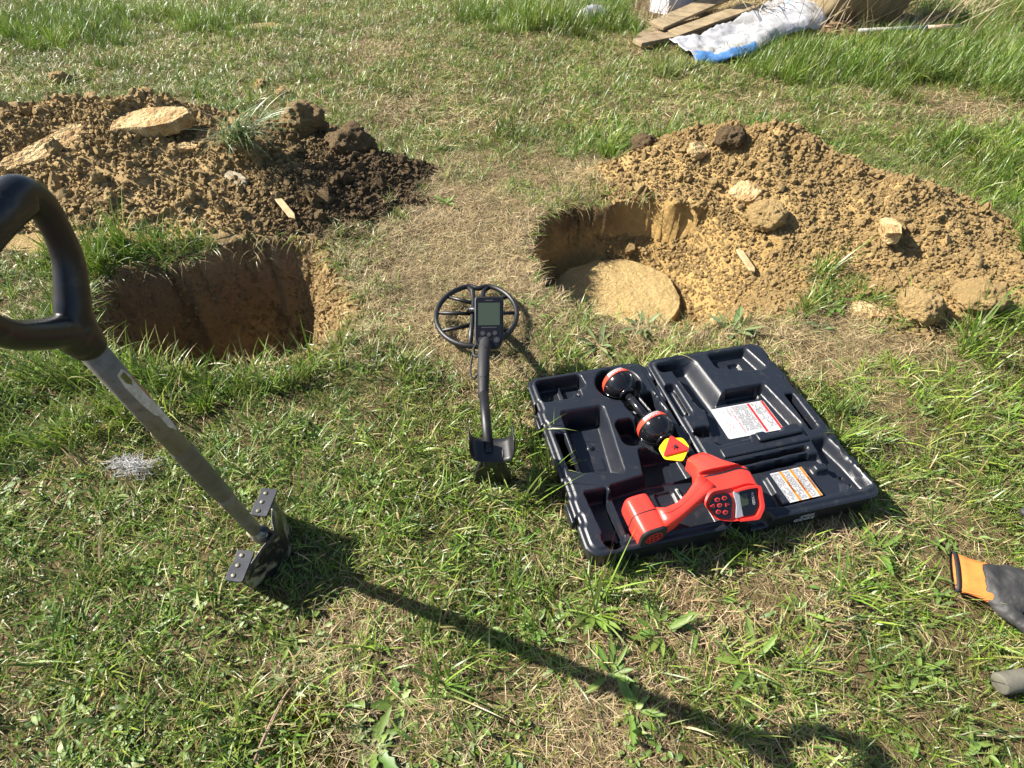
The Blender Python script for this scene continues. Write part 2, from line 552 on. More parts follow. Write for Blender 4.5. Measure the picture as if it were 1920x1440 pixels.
def clod_mat(name, light, dark, along=None):
    m, t, p, _ = nt(name)
    oi = N(t, "ShaderNodeObjectInfo")
    c = mixcol(t, oi.outputs["Random"], dark, light)
    f2 = noise_fac(t, 2.2, 6, 0.7, 0.3, 0.7)
    c = mixcol(t, f2, c, tuple(v * 1.2 for v in light))
    if along is not None: c = along_x(t, c, along, f2)
    t.links.new(c, p.inputs["Base Color"]); p.inputs["Roughness"].default_value = 0.95; p.inputs["Specular IOR Level"].default_value = 0.15
    add_bump(t, p, noise_fac(t, 6, 8, 0.75, 0.2, 0.8), 0.8, 0.15)
    return m


M_clod_l = clod_mat("clod_brown", (0.60, 0.430, 0.205), (0.38, 0.262, 0.122), (-1.15, -0.6, (0.27, 0.190, 0.102), (0.14, 0.098, 0.057)))
M_clod_r = clod_mat("clod_ochre", (0.60, 0.420, 0.190), (0.38, 0.258, 0.115))
M_stone = simple("limestone_ochre", (0.52, 0.39, 0.20), 0.92, (0.30, 0.19, 0.085), 16, 0.38, 0.62, bump=1.0, bscale=45, bdist=0.014, spec=0.15)
CL = [clod_mesh("clod", 100 + i, M_clod_l) for i in range(12)]
CR = [clod_mesh("clod", 200 + i, M_clod_r) for i in range(12)]
crumb_l = src_collection("crumb_brown", [clod_mesh("crumb", 300 + i, M_clod_l, 1) for i in range(7)])
crumb_r = src_collection("crumb_ochre", [clod_mesh("crumb", 400 + i, M_clod_r, 1) for i in range(7)])


def sample(n, x0, x1, y0, y1, accept, seed):
    r = np.random.default_rng(seed)
    x = r.uniform(x0, x1, n); y = r.uniform(y0, y1, n)
    k = r.uniform(0, 1, n) < accept(x, y)
    return x[k], y[k]


def place_clods(heap, hf, box, meshes, coll, n_big, n_small, seed, pit=None, rmin=0.013, rmax=0.040, smax=0.013):
    r = np.random.default_rng(seed)
    lumpy = lambda x, y: 0.38 + 0.62 * sstep(-0.25, 0.35, fbm(x, y, 0.17, 3, seed))
    acc = lambda x, y: np.clip(hf(x, y) / 0.06, 0, 1) * (sdf_l(x, y) > 0.02) * (sdf_r(x, y) > -0.4) * (0.15 + 0.85 * sstep(-0.1, 0.4, fbm(x, y, 0.2, 3, seed + 9)))
    x, y = sample(n_big * 30, *box, acc, seed + 1)
    x, y = x[:n_big], y[:n_big]
    rad = rmin + (rmax - rmin) * r.power(0.5, len(x)) * r.uniform(0.3, 1, len(x))
    z = ground_z(x, y)
    for i in range(len(x)):
        o = link("clod", meshes[int(r.integers(0, len(meshes)))], heap, (x[i], y[i], z[i] + rad[i] * 0.40),
                 tuple(r.uniform(0, 6.28, 3)))
        o.scale = (rad[i],) * 3
    acc2 = lambda x, y: np.clip((hf(x, y) + 0.012) / 0.03, 0, 1) ** 0.6 * (sdf_l(x, y) > 0.01) * (hf(x, y) > 0.002) * lumpy(x, y)
    if pit is not None:
        acc2 = lambda x, y: lumpy(x, y) * np.maximum(np.clip((hf(x, y) + 0.012) / 0.03, 0, 1) ** 0.6 * (hf(x, y) > 0.002), 0.9 * (sdf_r(x, y) < 0.02) * sstep(0.5, 0.95, x + 0.35 * (y - 1.9)) * (np.hypot(x - 0.465, y - 2.03) > 0.27))
    x, y = sample(n_small, *box, acc2, seed + 2)
    z = ground_z(x, y)
    s = 0.005 + smax * r.power(0.35, len(x)) * r.uniform(0.15, 1, len(x))
    rot = r.uniform(0, 6.28, (len(x), 3))
    scatter("crumbs", np.stack([x, y, z + s * 0.45], -1), rot, np.repeat(s[:, None], 3, 1), r.integers(0, 7, len(x)), coll, heap)
    x, y = sample(int(n_small * 0.9), *box, acc2, seed + 3); z = ground_z(x, y); s = r.uniform(0.002, 0.006, len(x))
    scatter("crumbs", np.stack([x, y, z + s * 0.5], -1), r.uniform(0, 6.28, (len(x), 3)), np.repeat(s[:, None], 3, 1), r.integers(0, 7, len(x)), coll, heap)


place_clods(heap_left, heap_l, (-3.4, -0.4, 2.1, 3.5), CL, crumb_l, 295, 52000, 501, rmin=0.018, rmax=0.058, smax=0.018)
place_clods(heap_right, heap_r, (0.40, 2.3, 1.45, 3.2), CR, crumb_r, 280, 46000, 601, pit=True, rmin=0.011, rmax=0.034)


# crumbs that stick in the pit walls and lie at their foot
def pit_crumbs(pit, sdf, box, coll, n, wall, seed, big):
    r = np.random.default_rng(seed)
    x = r.uniform(box[0], box[1], n); y = r.uniform(box[2], box[3], n)
    s = sdf(x, y); k = (s < -0.004) & (r.uniform(0, 1, n) < np.where(s > -wall, 1.0, 0.35)); x, y, s = x[k], y[k], s[k]
    k = np.hypot(x - 0.455, y - 2.04) > 0.285; x, y = x[k], y[k]
    z = ground_z(x, y); q = 0.003 + big * r.power(0.4, len(x)) * r.uniform(0.1, 1, len(x))
    scatter("crumbs", np.stack([x, y, z + q * 0.2], -1), r.uniform(0, 6.28, (len(x), 3)), np.repeat(q[:, None], 3, 1), r.integers(0, 7, len(x)), coll, pit)


pit_crumbs(pit_l, sdf_l, (-1.6, -0.92, 1.3, 2.2), crumb_l, 16000, 0.16, 701, 0.014)
pit_crumbs(pit_l, sdf_l, (-0.92, -0.45, 1.25, 2.2), crumb_r, 16000, 0.26, 703, 0.016)
pit_crumbs(pit_r, sdf_r, (0.0, 1.2, 1.5, 2.5), crumb_r, 9000, 0.10, 702, 0.009)
# ------------------------------------------------------------------ grass, straw, weeds
def leaf_mat(name, gloss=0.35, trans=0.35, rand=0.35):
    m, t, p, out = nt(name)
    at = N(t, "ShaderNodeAttribute"); at.attribute_name = "Col"
    oi = N(t, "ShaderNodeObjectInfo")
    hs = N(t, "ShaderNodeHueSaturation")
    mr = N(t, "ShaderNodeMapRange"); mr.inputs["To Min"].default_value = 0.488; mr.inputs["To Max"].default_value = 0.512
    t.links.new(oi.outputs["Random"], mr.inputs["Value"]); t.links.new(mr.outputs[0], hs.inputs["Hue"])
    mv = N(t, "ShaderNodeMapRange"); mv.inputs["To Min"].default_value = 1 - rand; mv.inputs["To Max"].default_value = 1 + rand
    wn_ = N(t, "ShaderNodeTexWhiteNoise", noise_dimensions='1D'); t.links.new(oi.outputs["Random"], wn_.inputs["W"])
    t.links.new(wn_.outputs["Value"], mv.inputs["Value"]); t.links.new(mv.outputs[0], hs.inputs["Value"])
    t.links.new(at.outputs["Color"], hs.inputs["Color"])
    t.links.new(hs.outputs[0], p.inputs["Base Color"])
    p.inputs["Roughness"].default_value = gloss; p.inputs["Specular IOR Level"].default_value = 0.5
    tr = N(t, "ShaderNodeBsdfTranslucent"); t.links.new(hs.outputs[0], tr.inputs["Color"])
    mx = N(t, "ShaderNodeMixShader"); mx.inputs[0].default_value = trans
    t.links.new(p.outputs[0], mx.inputs[1]); t.links.new(tr.outputs[0], mx.inputs[2]); t.links.new(mx.outputs[0], out.inputs[0])
    return m


M_blade = leaf_mat("grass_blade", 0.40, 0.30, 0.30)
M_straw = leaf_mat("dry_straw", 0.55, 0.2, 0.25)
M_leaf = leaf_mat("weed_leaf", 0.5, 0.28, 0.2)

GREENS = [(0.135, 0.230, 0.022), (0.092, 0.172, 0.018), (0.175, 0.270, 0.028), (0.205, 0.295, 0.036), (0.068, 0.135, 0.021), (0.130, 0.200, 0.042)]
YELLOWS = [(0.26, 0.27, 0.07), (0.31, 0.26, 0.10), (0.22, 0.25, 0.07)]
STRAWS = [(0.46, 0.35, 0.175), (0.36, 0.265, 0.13), (0.56, 0.45, 0.25), (0.26, 0.185, 0.095), (0.42, 0.345, 0.19), (0.20, 0.14, 0.075)]


class Tuft:
    def __init__(self): self.v = []; self.f = []; self.c = []

    def blade(self, base, az, length, width, lean, droop, col, segs=4, twist=0.0, tipcol=None, fold=0.0):
        """a tapering strip that starts at angle `lean` from upright and droops further"""
        p = np.array(base, float); n0 = len(self.v)
        d = np.array([math.cos(az), math.sin(az), 0.0]); side = np.array([-math.sin(az), math.cos(az), 0.0])
        th = lean
        for i in range(segs + 1):
            s = i / segs
            w = width * (0.75 + 0.5 * s if s < 0.35 else (0.925 * (1 - ((s - 0.35) / 0.65) ** 1.7))) * 0.5
            tw = twist * s
            sd = side * math.cos(tw) + np.array([0, 0, 1]) * math.sin(tw)
            cc = col if tipcol is None else tuple(a + (b - a) * s for a, b in zip(col, tipcol))
            if i < segs:
                self.v += [tuple(p - sd * w), tuple(p + sd * w)]; self.c += [cc, cc]
            else:
                self.v.append(tuple(p)); self.c.append(cc)
            st = length / segs
            p = p + (d * math.sin(th) + np.array([0, 0, 1]) * math.cos(th)) * st
            th += droop / segs
        for i in range(segs - 1):
            a = n0 + 2 * i
            self.f.append((a, a + 1, a + 3, a + 2))
        a = n0 + 2 * (segs - 1)
        self.f.append((a, a + 1, a + 2))

    def leaf(self, base, az, length, width, lean, droop, col, segs=6, shape=0.45, cup=0.25, lobes=0.0, stalk=0.15):
        """broad leaf with a midrib fold, three verts across"""
        p = np.array(base, float); n0 = len(self.v)
        d = np.array([math.cos(az), math.sin(az), 0.0]); side = np.array([-math.sin(az), math.cos(az), 0.0]); up = np.array([0, 0, 1.0])
        th = lean
        for i in range(segs + 1):
            s = i / segs
            u = max(0.0, (s - stalk) / (1 - stalk))
            w = width * 0.5 * (math.sin(math.pi * min(1, u ** (0.69 / max(0.2, -math.log(max(shape, 0.05)) )) )) if u > 0 else 0.0) + width * 0.05
            if lobes: w *= 1 + lobes * (1 if i % 2 else -1)
            if i == segs: w = 0.0005
            nrm = -d * math.cos(th) + up * math.sin(th)
            self.v += [tuple(p - side * w + nrm * w * cup), tuple(p), tuple(p + side * w + nrm * w * cup)]
            rib = tuple(min(1, k * 1.25 + 0.01) for k in col)
            self.c += [col, rib, col]
            p = p + (d * math.sin(th) + up * math.cos(th)) * (length / segs)
            th += droop / segs
        for i in range(segs):
            a = n0 + 3 * i
            self.f += [(a, a + 1, a + 4, a + 3), (a + 1, a + 2, a + 5, a + 4)]

    def mesh(self, name, mat):
        me = mesh(name, self.v, self.f, mat)
        a = me.color_attributes.new("Col", 'FLOAT_COLOR', 'POINT')
        a.data.foreach_set("color", np.array([(*c, 1.0) for c in self.c], np.float32).ravel())
        return me


def jcol(r, c, k=0.18):
    f = 1 + r.uniform(-k, k)
    return tuple(max(0.004, v * f * (1 + r.uniform(-0.06, 0.06))) for v in c)


def grass_tuft(seed, n, lmin, lmax, wid, spread, lean=(0.15, 1.1), droop=(0.2, 1.3), dry=0.1, pal=GREENS):
    r = random.Random(seed); t = Tuft()
    for _ in range(n):
        a = r.uniform(0, 6.283); q = spread * math.sqrt(r.random())
        bx, by = q * math.cos(r.uniform(0, 6.283)), q * math.sin(r.uniform(0, 6.283))
        isdry = r.random() < dry
        col = jcol(r, r.choice(YELLOWS if isdry and r.random() < 0.5 else (STRAWS if isdry else pal)))
        tip = None
        if not isdry and r.random() < 0.3: tip = jcol(r, r.choice(YELLOWS))
        t.blade((bx, by, -0.008), a, r.uniform(lmin, lmax), wid * r.uniform(0.6, 1.3), r.uniform(*lean), r.uniform(*droop), col,
                segs=4 if lmax < 0.1 else 6, twist=r.uniform(-1.2, 1.2), tipcol=tip)
    return t.mesh("grass_tuft", M_blade)


def straw_tuft(seed, n, lmin, lmax, wid, spread):
    r = random.Random(seed); t = Tuft()
    for _ in range(n):
        a = r.uniform(0, 6.283)
        t.blade((r.gauss(0, spread), r.gauss(0, spread), r.uniform(0.0, 0.016)), a, r.uniform(lmin, lmax), wid * r.uniform(0.6, 1.4), r.uniform(1.1, 1.65),
                r.uniform(-0.3, 0.6), jcol(r, r.choice(STRAWS), 0.25), segs=3, twist=r.uniform(-1, 1))
    return t.mesh("straw_tuft", M_straw)


def weed_tuft(seed, n, L, W, spread, pal, lean=(0.7, 1.4)):
    r = random.Random(seed); t = Tuft()
    for _ in range(n):
        a = r.uniform(0, 6.283)
        t.leaf((r.gauss(0, spread), r.gauss(0, spread), 0.002), a, L * r.uniform(0.5, 1.2), W * r.uniform(0.6, 1.2), r.uniform(*lean), r.uniform(0.1, 0.9),
               jcol(r, r.choice(pal)), segs=4, cup=r.uniform(0.05, 0.5))
    return t.mesh("weed_tuft", M_leaf)


LEAFS = [(0.105, 0.175, 0.028), (0.135, 0.205, 0.036), (0.085, 0.145, 0.030), (0.16, 0.225, 0.045)]


def patch(seed, clumps, per, lmin, lmax, wid, radius, lean, droop, dry, straws=0, segs=4, stlen=(0.012, 0.055), stw=0.0011, clump_r=0.016):
    """a round patch of turf: clumps of green blades over loose straw"""
    r = random.Random(seed); t = Tuft()
    for _ in range(clumps):
        q = radius * math.sqrt(r.random()); an = r.uniform(0, 6.283); cx, cy = q * math.cos(an), q * math.sin(an)
        k = r.uniform(0.6, 1.25); ca = r.uniform(0, 6.283); bias = r.uniform(0, 1.6); cpal = r.choice(GREENS); cd = dry * r.uniform(0, 2)
        for _ in range(max(2, int(per * r.uniform(0.4, 1.5)))):
            a = ca + r.gauss(0, 3.2 - 1.2 * bias)
            isdry = r.random() < cd
            col = jcol(r, (r.choice(YELLOWS) if r.random() < 0.5 else r.choice(STRAWS)) if isdry else (cpal if r.random() < 0.6 else r.choice(GREENS)))
            tip = jcol(r, r.choice(YELLOWS)) if (not isdry and r.random() < 0.25) else None
            t.blade((cx + r.gauss(0, clump_r), cy + r.gauss(0, clump_r), -0.012), a, k * r.uniform(lmin, lmax), wid * r.uniform(0.55, 1.35), r.uniform(*lean), r.uniform(*droop),
                    col, segs=segs, twist=r.uniform(-1.3, 1.3), tipcol=tip)
    g = len(t.f)
    for _ in range(straws):
        q = radius * 1.05 * math.sqrt(r.random()); an = r.uniform(0, 6.283)
        t.blade((q * math.cos(an), q * math.sin(an), r.uniform(-0.006, 0.014)), r.uniform(0, 6.283), r.uniform(*stlen), stw * r.uniform(0.6, 1.5), r.uniform(1.15, 1.62), r.uniform(-0.3, 0.5),
                jcol(r, r.choice(STRAWS), 0.25), segs=3, twist=r.uniform(-1, 1))
    me = t.mesh("turf_patch", [M_blade, M_straw])
    mi = np.zeros(len(t.f), np.int32); mi[g:] = 1
    me.polygons.foreach_set("material_index", mi)
    return me


LE_S, DR_S = (0.25, 1.35), (0.1, 1.2)
SETS = [
    [patch(2000 + i, 28, 16, 0.022, 0.064, 0.0027, 0.115, LE_S, DR_S, 0.15, 120) for i in range(9)],                       # 0 short
    [patch(2100 + i, 20, 15, 0.040, 0.100, 0.0034, 0.115, (0.25, 1.3), (0.2, 1.4), 0.07, 45, 5) for i in range(9)],        # 1 medium
    [patch(2200 + i, 12, 14, 0.09, 0.19, 0.0044, 0.115, (0.05, 0.7), (0.3, 1.5), 0.05, 40, 6) for i in range(7)],           # 2 long
    [patch(2300 + i, 6, 9, 0.018, 0.050, 0.0026, 0.115, LE_S, DR_S, 0.3, 560) for i in range(9)],                           # 3 dry
    [patch(2400 + i, 34, 13, 0.03, 0.085, 0.0048, 0.23, LE_S, DR_S, 0.14, 120, 3, (0.03, 0.10), 0.003, 0.03) for i in range(8)],   # 4 far short
    [patch(2500 + i, 24, 14, 0.10, 0.26, 0.0055, 0.23, (0.05, 0.55), (0.2, 1.2), 0.05, 30, 5, (0.05, 0.12), 0.003, 0.035) for i in range(7)],  # 5 far long
    [patch(2600 + i, 10, 9, 0.025, 0.06, 0.0044, 0.23, LE_S, DR_S, 0.25, 330, 3, (0.03, 0.10), 0.003, 0.03) for i in range(8)],    # 6 far dry
    [grass_tuft(1000 + i, 12, 0.025, 0.062, 0.0028, 0.018, dry=0.16) for i in range(6)],                                    # 7 single tufts
    [grass_tuft(1100 + i, 10, 0.05, 0.115, 0.0034, 0.016, lean=(0.1, 0.9), droop=(0.4, 1.6), dry=0.09) for i in range(6)],   # 8
    [grass_tuft(1200 + i, 12, 0.10, 0.20, 0.0042, 0.018, lean=(0.05, 0.65), droop=(0.3, 1.4), dry=0.05) for i in range(6)],  # 9
    [straw_tuft(1500 + i, 16, 0.02, 0.065, 0.0016, 0.022) for i in range(6)],                                               # 10 straw tuft
]
S_CNT = np.array([len(s) for s in SETS]); S_OFF = np.concatenate([[0], np.cumsum(S_CNT)[:-1]])
grass_coll = src_collection("turf_source", sum(SETS, []))
weed_coll = src_collection("weed_source", [weed_tuft(1600 + i, 9, 0.032, 0.0085, 0.018, LEAFS) for i in range(5)] + [weed_tuft(1650 + i, 12, 0.014, 0.008, 0.022, LEAFS) for i in range(4)])


def blob(x, y, cx, cy, sx, sy, a=1.0):
    return a * np.exp(-0.5 * (((x - cx) / sx) ** 2 + ((y - cy) / sy) ** 2))


def dryness(x, y):
    d = np.maximum.reduce([
        blob(x, y, -0.20, 2.20, 0.30, 0.42, 1.0), blob(x, y, -0.30, 1.60, 0.25, 0.25, 0.75), blob(x, y, 0.15, 2.75, 0.45, 0.30, 0.75),
        blob(x, y, 0.00, 1.85, 0.18, 0.35, 0.9), blob(x, y, 0.55, 1.48, 0.40, 0.08, 0.85), blob(x, y, 1.15, 1.45, 0.35, 0.14, 0.85), blob(x, y, 1.5, 1.38, 0.3, 0.12, 0.6),
        blob(x, y, 0.25, 0.42, 0.26, 0.09, 0.75), blob(x, y, -0.32, 0.33, 0.16, 0.10, 0.9), blob(x, y, 0.62, 0.56, 0.25, 0.08, 0.7), blob(x, y, 0.05, 0.27, 0.4, 0.05, 0.7),
        blob(x, y, -0.45, 3.45, 0.45, 0.4, 0.58), blob(x, y, 0.6, 3.6, 0.4, 0.4, 0.42), blob(x, y, 3.0, 3.65, 0.6, 0.35, 0.7), blob(x, y, 2.1, 4.0, 0.5, 0.3, 0.55),
        blob(x, y, -1.6, 5.6, 0.6, 0.2, 0.5), blob(x, y, 1.0, 5.1, 0.5, 0.3, 0.6), blob(x, y, 0.8, 0.75, 0.2, 0.06, 0.6)])
    far = sstep(2.8, 4.0, y)
    return np.clip(d + (0.30 + 0.12 * far) * fbm(x, y, 0.35 + 0.0 * y, 3, 201) + 0.18 * far * fbm(x, y, 0.9, 2, 203) + 0.16 * fbm(x, y, 0.09, 2, 202) + 0.02 - 0.06 * far, 0, 1)


def tallness(x, y):
    d = np.maximum.reduce([
        sstep(0.0, 0.9, x - 1.80 - 0.30 * np.clip(3.0 - y, -1, 2)) * sstep(2.0, 2.5, y) * 0.72,
        blob(x, y, 2.6, 4.45, 0.9, 0.25, 0.62), blob(x, y, 4.3, 4.4, 0.9, 0.9, 1.0), blob(x, y, -3.8, 5.7, 0.8, 0.7, 0.6), blob(x, y, 0.35, 5.9, 0.5, 0.4, 1.0), blob(x, y, 1.0, 6.1, 0.25, 0.3, 0.9),
        blob(x, y, -1.05, 1.16, 0.38, 0.09, 0.55), blob(x, y, -1.5, 1.15, 0.3, 0.3, 0.6), blob(x, y, -1.62, 2.05, 0.16, 0.14, 0.7), blob(x, y, 1.75, 1.25, 0.4, 0.2, 0.4),
        blob(x, y, 2.0, 1.9, 0.12, 0.25, 0.7), blob(x, y, 0.20, 3.15, 0.5, 0.2, 0.42), blob(x, y, -0.5, 0.85, 0.6, 0.25, 0.28), blob(x, y, 1.5, 3.35, 0.35, 0.2, 0.55)])
    road = blob(x, y, 3.0, 3.6, 0.7, 0.22, 0.9)
    return np.clip(d - road + 0.16 * fbm(x, y, 0.5, 3, 211) - 0.04, 0, 1)


def lush(x, y):
    return np.clip(np.maximum.reduce([blob(x, y, -0.55, 0.75, 0.45, 0.4, 1.0), blob(x, y, -0.15, 0.75, 0.25, 0.2, 0.8), blob(x, y, 1.15, 1.05, 0.3, 0.25, 1.0), blob(x, y, -0.75, 0.4, 0.3, 0.2, 1.0), blob(x, y, 0.9, 0.3, 0.3, 0.15, 0.6), blob(x, y, -1.2, 1.0, 0.5, 0.4, 1.0)]), 0, 1)


CASE_C = np.array([0.471, 1.007]); CASE_A = math.radians(13.0)


def case_local(x, y):
    dx = x - CASE_C[0]; dy = y - CASE_C[1]
    return dx * math.cos(CASE_A) + dy * math.sin(CASE_A), -dx * math.sin(CASE_A) + dy * math.cos(CASE_A)


def free(x, y, margin=0.0):
    k = (sdf_l(x, y) > 0.006) & (sdf_r(x, y) > 0.004)
    k &= (heap_l(x, y) < 0.022 + 0.03 * fbm(x, y, 0.08, 2, 220)) & (heap_r(x, y) < 0.03 + 0.03 * fbm(x, y, 0.08, 2, 221))
    rub = ((x - 2.15) / 1.15) ** 2 + ((y - 5.95) / 1.05) ** 2
    k &= (rub > 1.0) & ~((x > 2.5) & (x < 3.7) & (y > 5.2) & (y < 6.4) & (rub < 3.0))
    k &= blob(x, y, -2.18, 5.66, 0.20, 0.12) < 0.5
    k &= ~((blob(x, y, -0.405, 0.295, 0.065, 0.05) + 0.25 * fbm(x, y, 0.03, 2, 240)) > 1.5)
    u, v = case_local(x, y)
    k &= ~((np.abs(u) < 0.372 + margin) & (np.abs(v) < 0.285 + margin))
    return k


def frame(x, y, side=1.3):
    return (np.abs(x) < 0.95 * np.hypot(y * 0.72, 0.9) + 0.35 + side * 0.6 + 0.12 * y)


acc_p, acc_r, acc_s, acc_v = [], [], [], []


def put(x, y, cls, r, sc, tilt=0.05, dz=0.0):
    n = len(x)
    if not n: return
    acc_p.append(np.stack([x, y, ground_z(x, y) + dz], -1))
    acc_r.append(np.stack([r.normal(0, tilt, n), r.normal(0, tilt, n), r.uniform(0, 6.283, n)], -1))
    acc_s.append(np.stack([sc, sc, sc * r.uniform(0.85, 1.15, n)], -1))
    acc_v.append(S_OFF[cls] + (r.uniform(0, 1, n) * S_CNT[cls]).astype(int))


RING = [(math.cos(a) * 0.12, math.sin(a) * 0.12) for a in np.linspace(0, 6.283, 9)[:-1]]
for bi, (y0, y1, step, rad) in enumerate([(0.0, 3.3, 0.118, 0.12), (3.3, 9.0, 0.215, 0.24), (9.0, 15.0, 0.34, 0.24)]):
    r = np.random.default_rng(900 + bi)
    hw = 0.95 * math.hypot(y1 * 0.72, 0.9) + 1.15 + 0.12 * y1
    gx, gy = np.meshgrid(np.arange(-hw, hw, step), np.arange(y0 + step / 2, y1, step * 0.87))
    gx = gx + (np.arange(gx.shape[0]) % 2)[:, None] * step / 2
    x = gx.ravel() + r.normal(0, step * 0.16, gx.size); y = gy.ravel() + r.normal(0, step * 0.16, gx.size)
    k = frame(x, y); x, y = x[k], y[k]
    ok = free(x, y)
    for ox, oy in RING: ok &= free(x + ox * rad / 0.12, y + oy * rad / 0.12)
    px, py = x[ok], y[ok]
    d = dryness(px, py); T = tallness(px, py); w = r.uniform(0, 1, len(px))
    isdry = w < np.clip(1.35 * d - 0.14 - T - 0.15 * lush(px, py), 0, 0.97)
    w2 = r.uniform(0, 1, len(px))
    if bi == 0:
        cls = np.where(isdry, 3, np.where(w2 < T * 1.2 - 0.25, 2, np.where(w2 < 0.20 + T * 0.7 + 0.35 * lush(px, py), 1, 0)))
    else:
        cls = np.where(isdry, 6, np.where(w2 < T * 1.4 - 0.15, 5, 4))
    sc = r.uniform(0.82, 1.15, len(px)) * np.where(cls == 5, 0.55 + 0.55 * T, 1)
    put(px, py, cls, r, sc)
    # ragged edges of pits, heaps and case: single tufts
    ex, ey = x[~ok], y[~ok]
    m = int(34 * (rad / 0.12) ** 2 * (step / 0.118) ** 0)
    ex = np.repeat(ex, m) + r.uniform(-0.62, 0.62, len(ex) * m) * step; ey = np.repeat(ey, m) + r.uniform(-0.62, 0.62, len(ey) * m) * step
    k = free(ex, ey); ex, ey = ex[k], ey[k]
    d = dryness(ex, ey); T = tallness(ex, ey); w = r.uniform(0, 1, len(ex))
    cls = np.where(w < np.clip(1.2 * d + 0.05 - T, 0.2, 0.97), 10, np.where(r.uniform(0, 1, len(ex)) < T * 0.9, 9, np.where(r.uniform(0, 1, len(ex)) < 0.3, 8, 7)))
    put(ex, ey, cls, r, r.uniform(0.7, 1.2, len(ex)), 0.14)
# litter under the rubbish heap
r = np.random.default_rng(990)
x = r.uniform(0.9, 3.9, 420); y = r.uniform(4.85, 6.9, 420); k = ~free(x, y) ; x, y = x[k], y[k]
put(x, y, np.full(len(x), 6), r, r.uniform(0.7, 1.3, len(x)), 0.15)
grass = scatter("grass", np.concatenate(acc_p), np.concatenate(acc_r), np.concatenate(acc_s), np.concatenate(acc_v), grass_coll)
tag(grass, "green meadow grass mixed with dry straw covering the ground", "grass", kind="stuff")
r = np.random.default_rng(950)
n = 3800
y = 0.1 + 4.5 * r.power(0.75, n); x = r.uniform(-1, 1, n) * (0.95 * np.hypot(y * 0.72, 0.9) + 0.9)
k = free(x, y, 0.01) & (r.uniform(0, 1, n) < np.clip(0.35 + 0.9 * fbm(x, y, 0.30, 3, 230) + 0.35 * sstep(1.3, 0.4, y), 0.02, 1)); x, y = x[k], y[k]; n = len(x)
weeds = scatter("ground_weeds", np.stack([x, y, ground_z(x, y) + 0.004], -1), np.stack([r.normal(0, 0.15, n), r.normal(0, 0.15, n), r.uniform(0, 6.283, n)], -1),
                np.repeat(r.uniform(0.6, 1.3, (n, 1)), 3, 1), r.integers(0, 9, n), weed_coll)
tag(weeds, "small broad leaved weeds and clover low in the grass", "weeds", kind="stuff")


# blades and roots that hang over the edges of the pits
t_ = Tuft(); r = random.Random(77)
for poly, cen in ((PIT_L, (-1.05, 1.75)), (PIT_R, (0.45, 2.0))):
    n = len(poly)
    for i in range(n):
        a, b_ = np.array(poly[i]), np.array(poly[(i + 1) % n]); L = np.linalg.norm(b_ - a)
        if poly is PIT_R and (a[0] > 0.6 and a[1] > 1.6): continue
        for k in range(int(L * 260)):
            q = a + (b_ - a) * r.random(); inw = np.array(cen) - q; az = math.atan2(inw[1], inw[0]) + r.gauss(0, 0.7)
            o_ = q - inw / np.linalg.norm(inw) * r.uniform(-0.008, 0.03)
            z = max(float(ground_z(np.array([o_[0]]), np.array([o_[1]]))[0]), -0.05)
            dead = r.random() < 0.68
            t_.blade((o_[0], o_[1], z), az, r.uniform(0.03, 0.12), 0.0020 if dead else 0.0034, r.uniform(0.7, 1.7), r.uniform(0.6, 1.9), jcol(r, r.choice(STRAWS if dead else GREENS)), 5, r.uniform(-1, 1))
o = link("hanging_roots", t_.mesh("hanging_roots", M_blade)); tag(o, "dry blades and roots hanging over the edges of the pits", "roots", kind="stuff")
# ------------------------------------------------------------------ open carrying case (two moulded shells) and the locator in it
CO = Vector((0.0391, 1.2044, 0.0)); CROT = math.radians(13.0)
CMAT = Matrix.Translation(CO) @ Matrix.Rotation(CROT, 4, 'Z')


def case_empty(name, u, v, z):
    """an Empty at case coordinates (u right, v towards the viewer); children keep case coordinates through their offset"""
    p = CMAT @ Vector((u, -v, z))
    e = empty(name, p, CROT)
    e["_off"] = (u, -v, z)
    return e


def cpart(root, o):
    off = root["_off"]; o.location = (-off[0], -off[1], -off[2]); return o


def plastic(name, col, rough, grain=0.15, gscale=900, spec=0.5, dust=0.0):
    m, t, p, _ = nt(name)
    p.inputs["Base Color"].default_value = (*col, 1); p.inputs["Roughness"].default_value = rough; p.inputs["Specular IOR Level"].default_value = spec
    f = noise_fac(t, 9, 5, 0.6, 0.3, 0.7)
    r = N(t, "ShaderNodeMapRange"); r.inputs["To Min"].default_value = rough * 0.85; r.inputs["To Max"].default_value = min(1, rough * 1.25)
    t.links.new(f, r.inputs["Value"]); t.links.new(r.outputs[0], p.inputs["Roughness"])
    if dust:
        d = noise_fac(t, 34, 8, 0.75, 0.55, 0.78)
        ms = N(t, "ShaderNodeMath", operation='MULTIPLY'); t.links.new(d, ms.inputs[0]); ms.inputs[1].default_value = dust
        t.links.new(mixcol(t, ms.outputs[0], col, (0.30, 0.25, 0.17)), p.inputs["Base Color"])
    if grain: add_bump(t, p, noise_fac(t, gscale, 2, 0.5, 0.2, 0.8), grain, 0.0006)
    return m


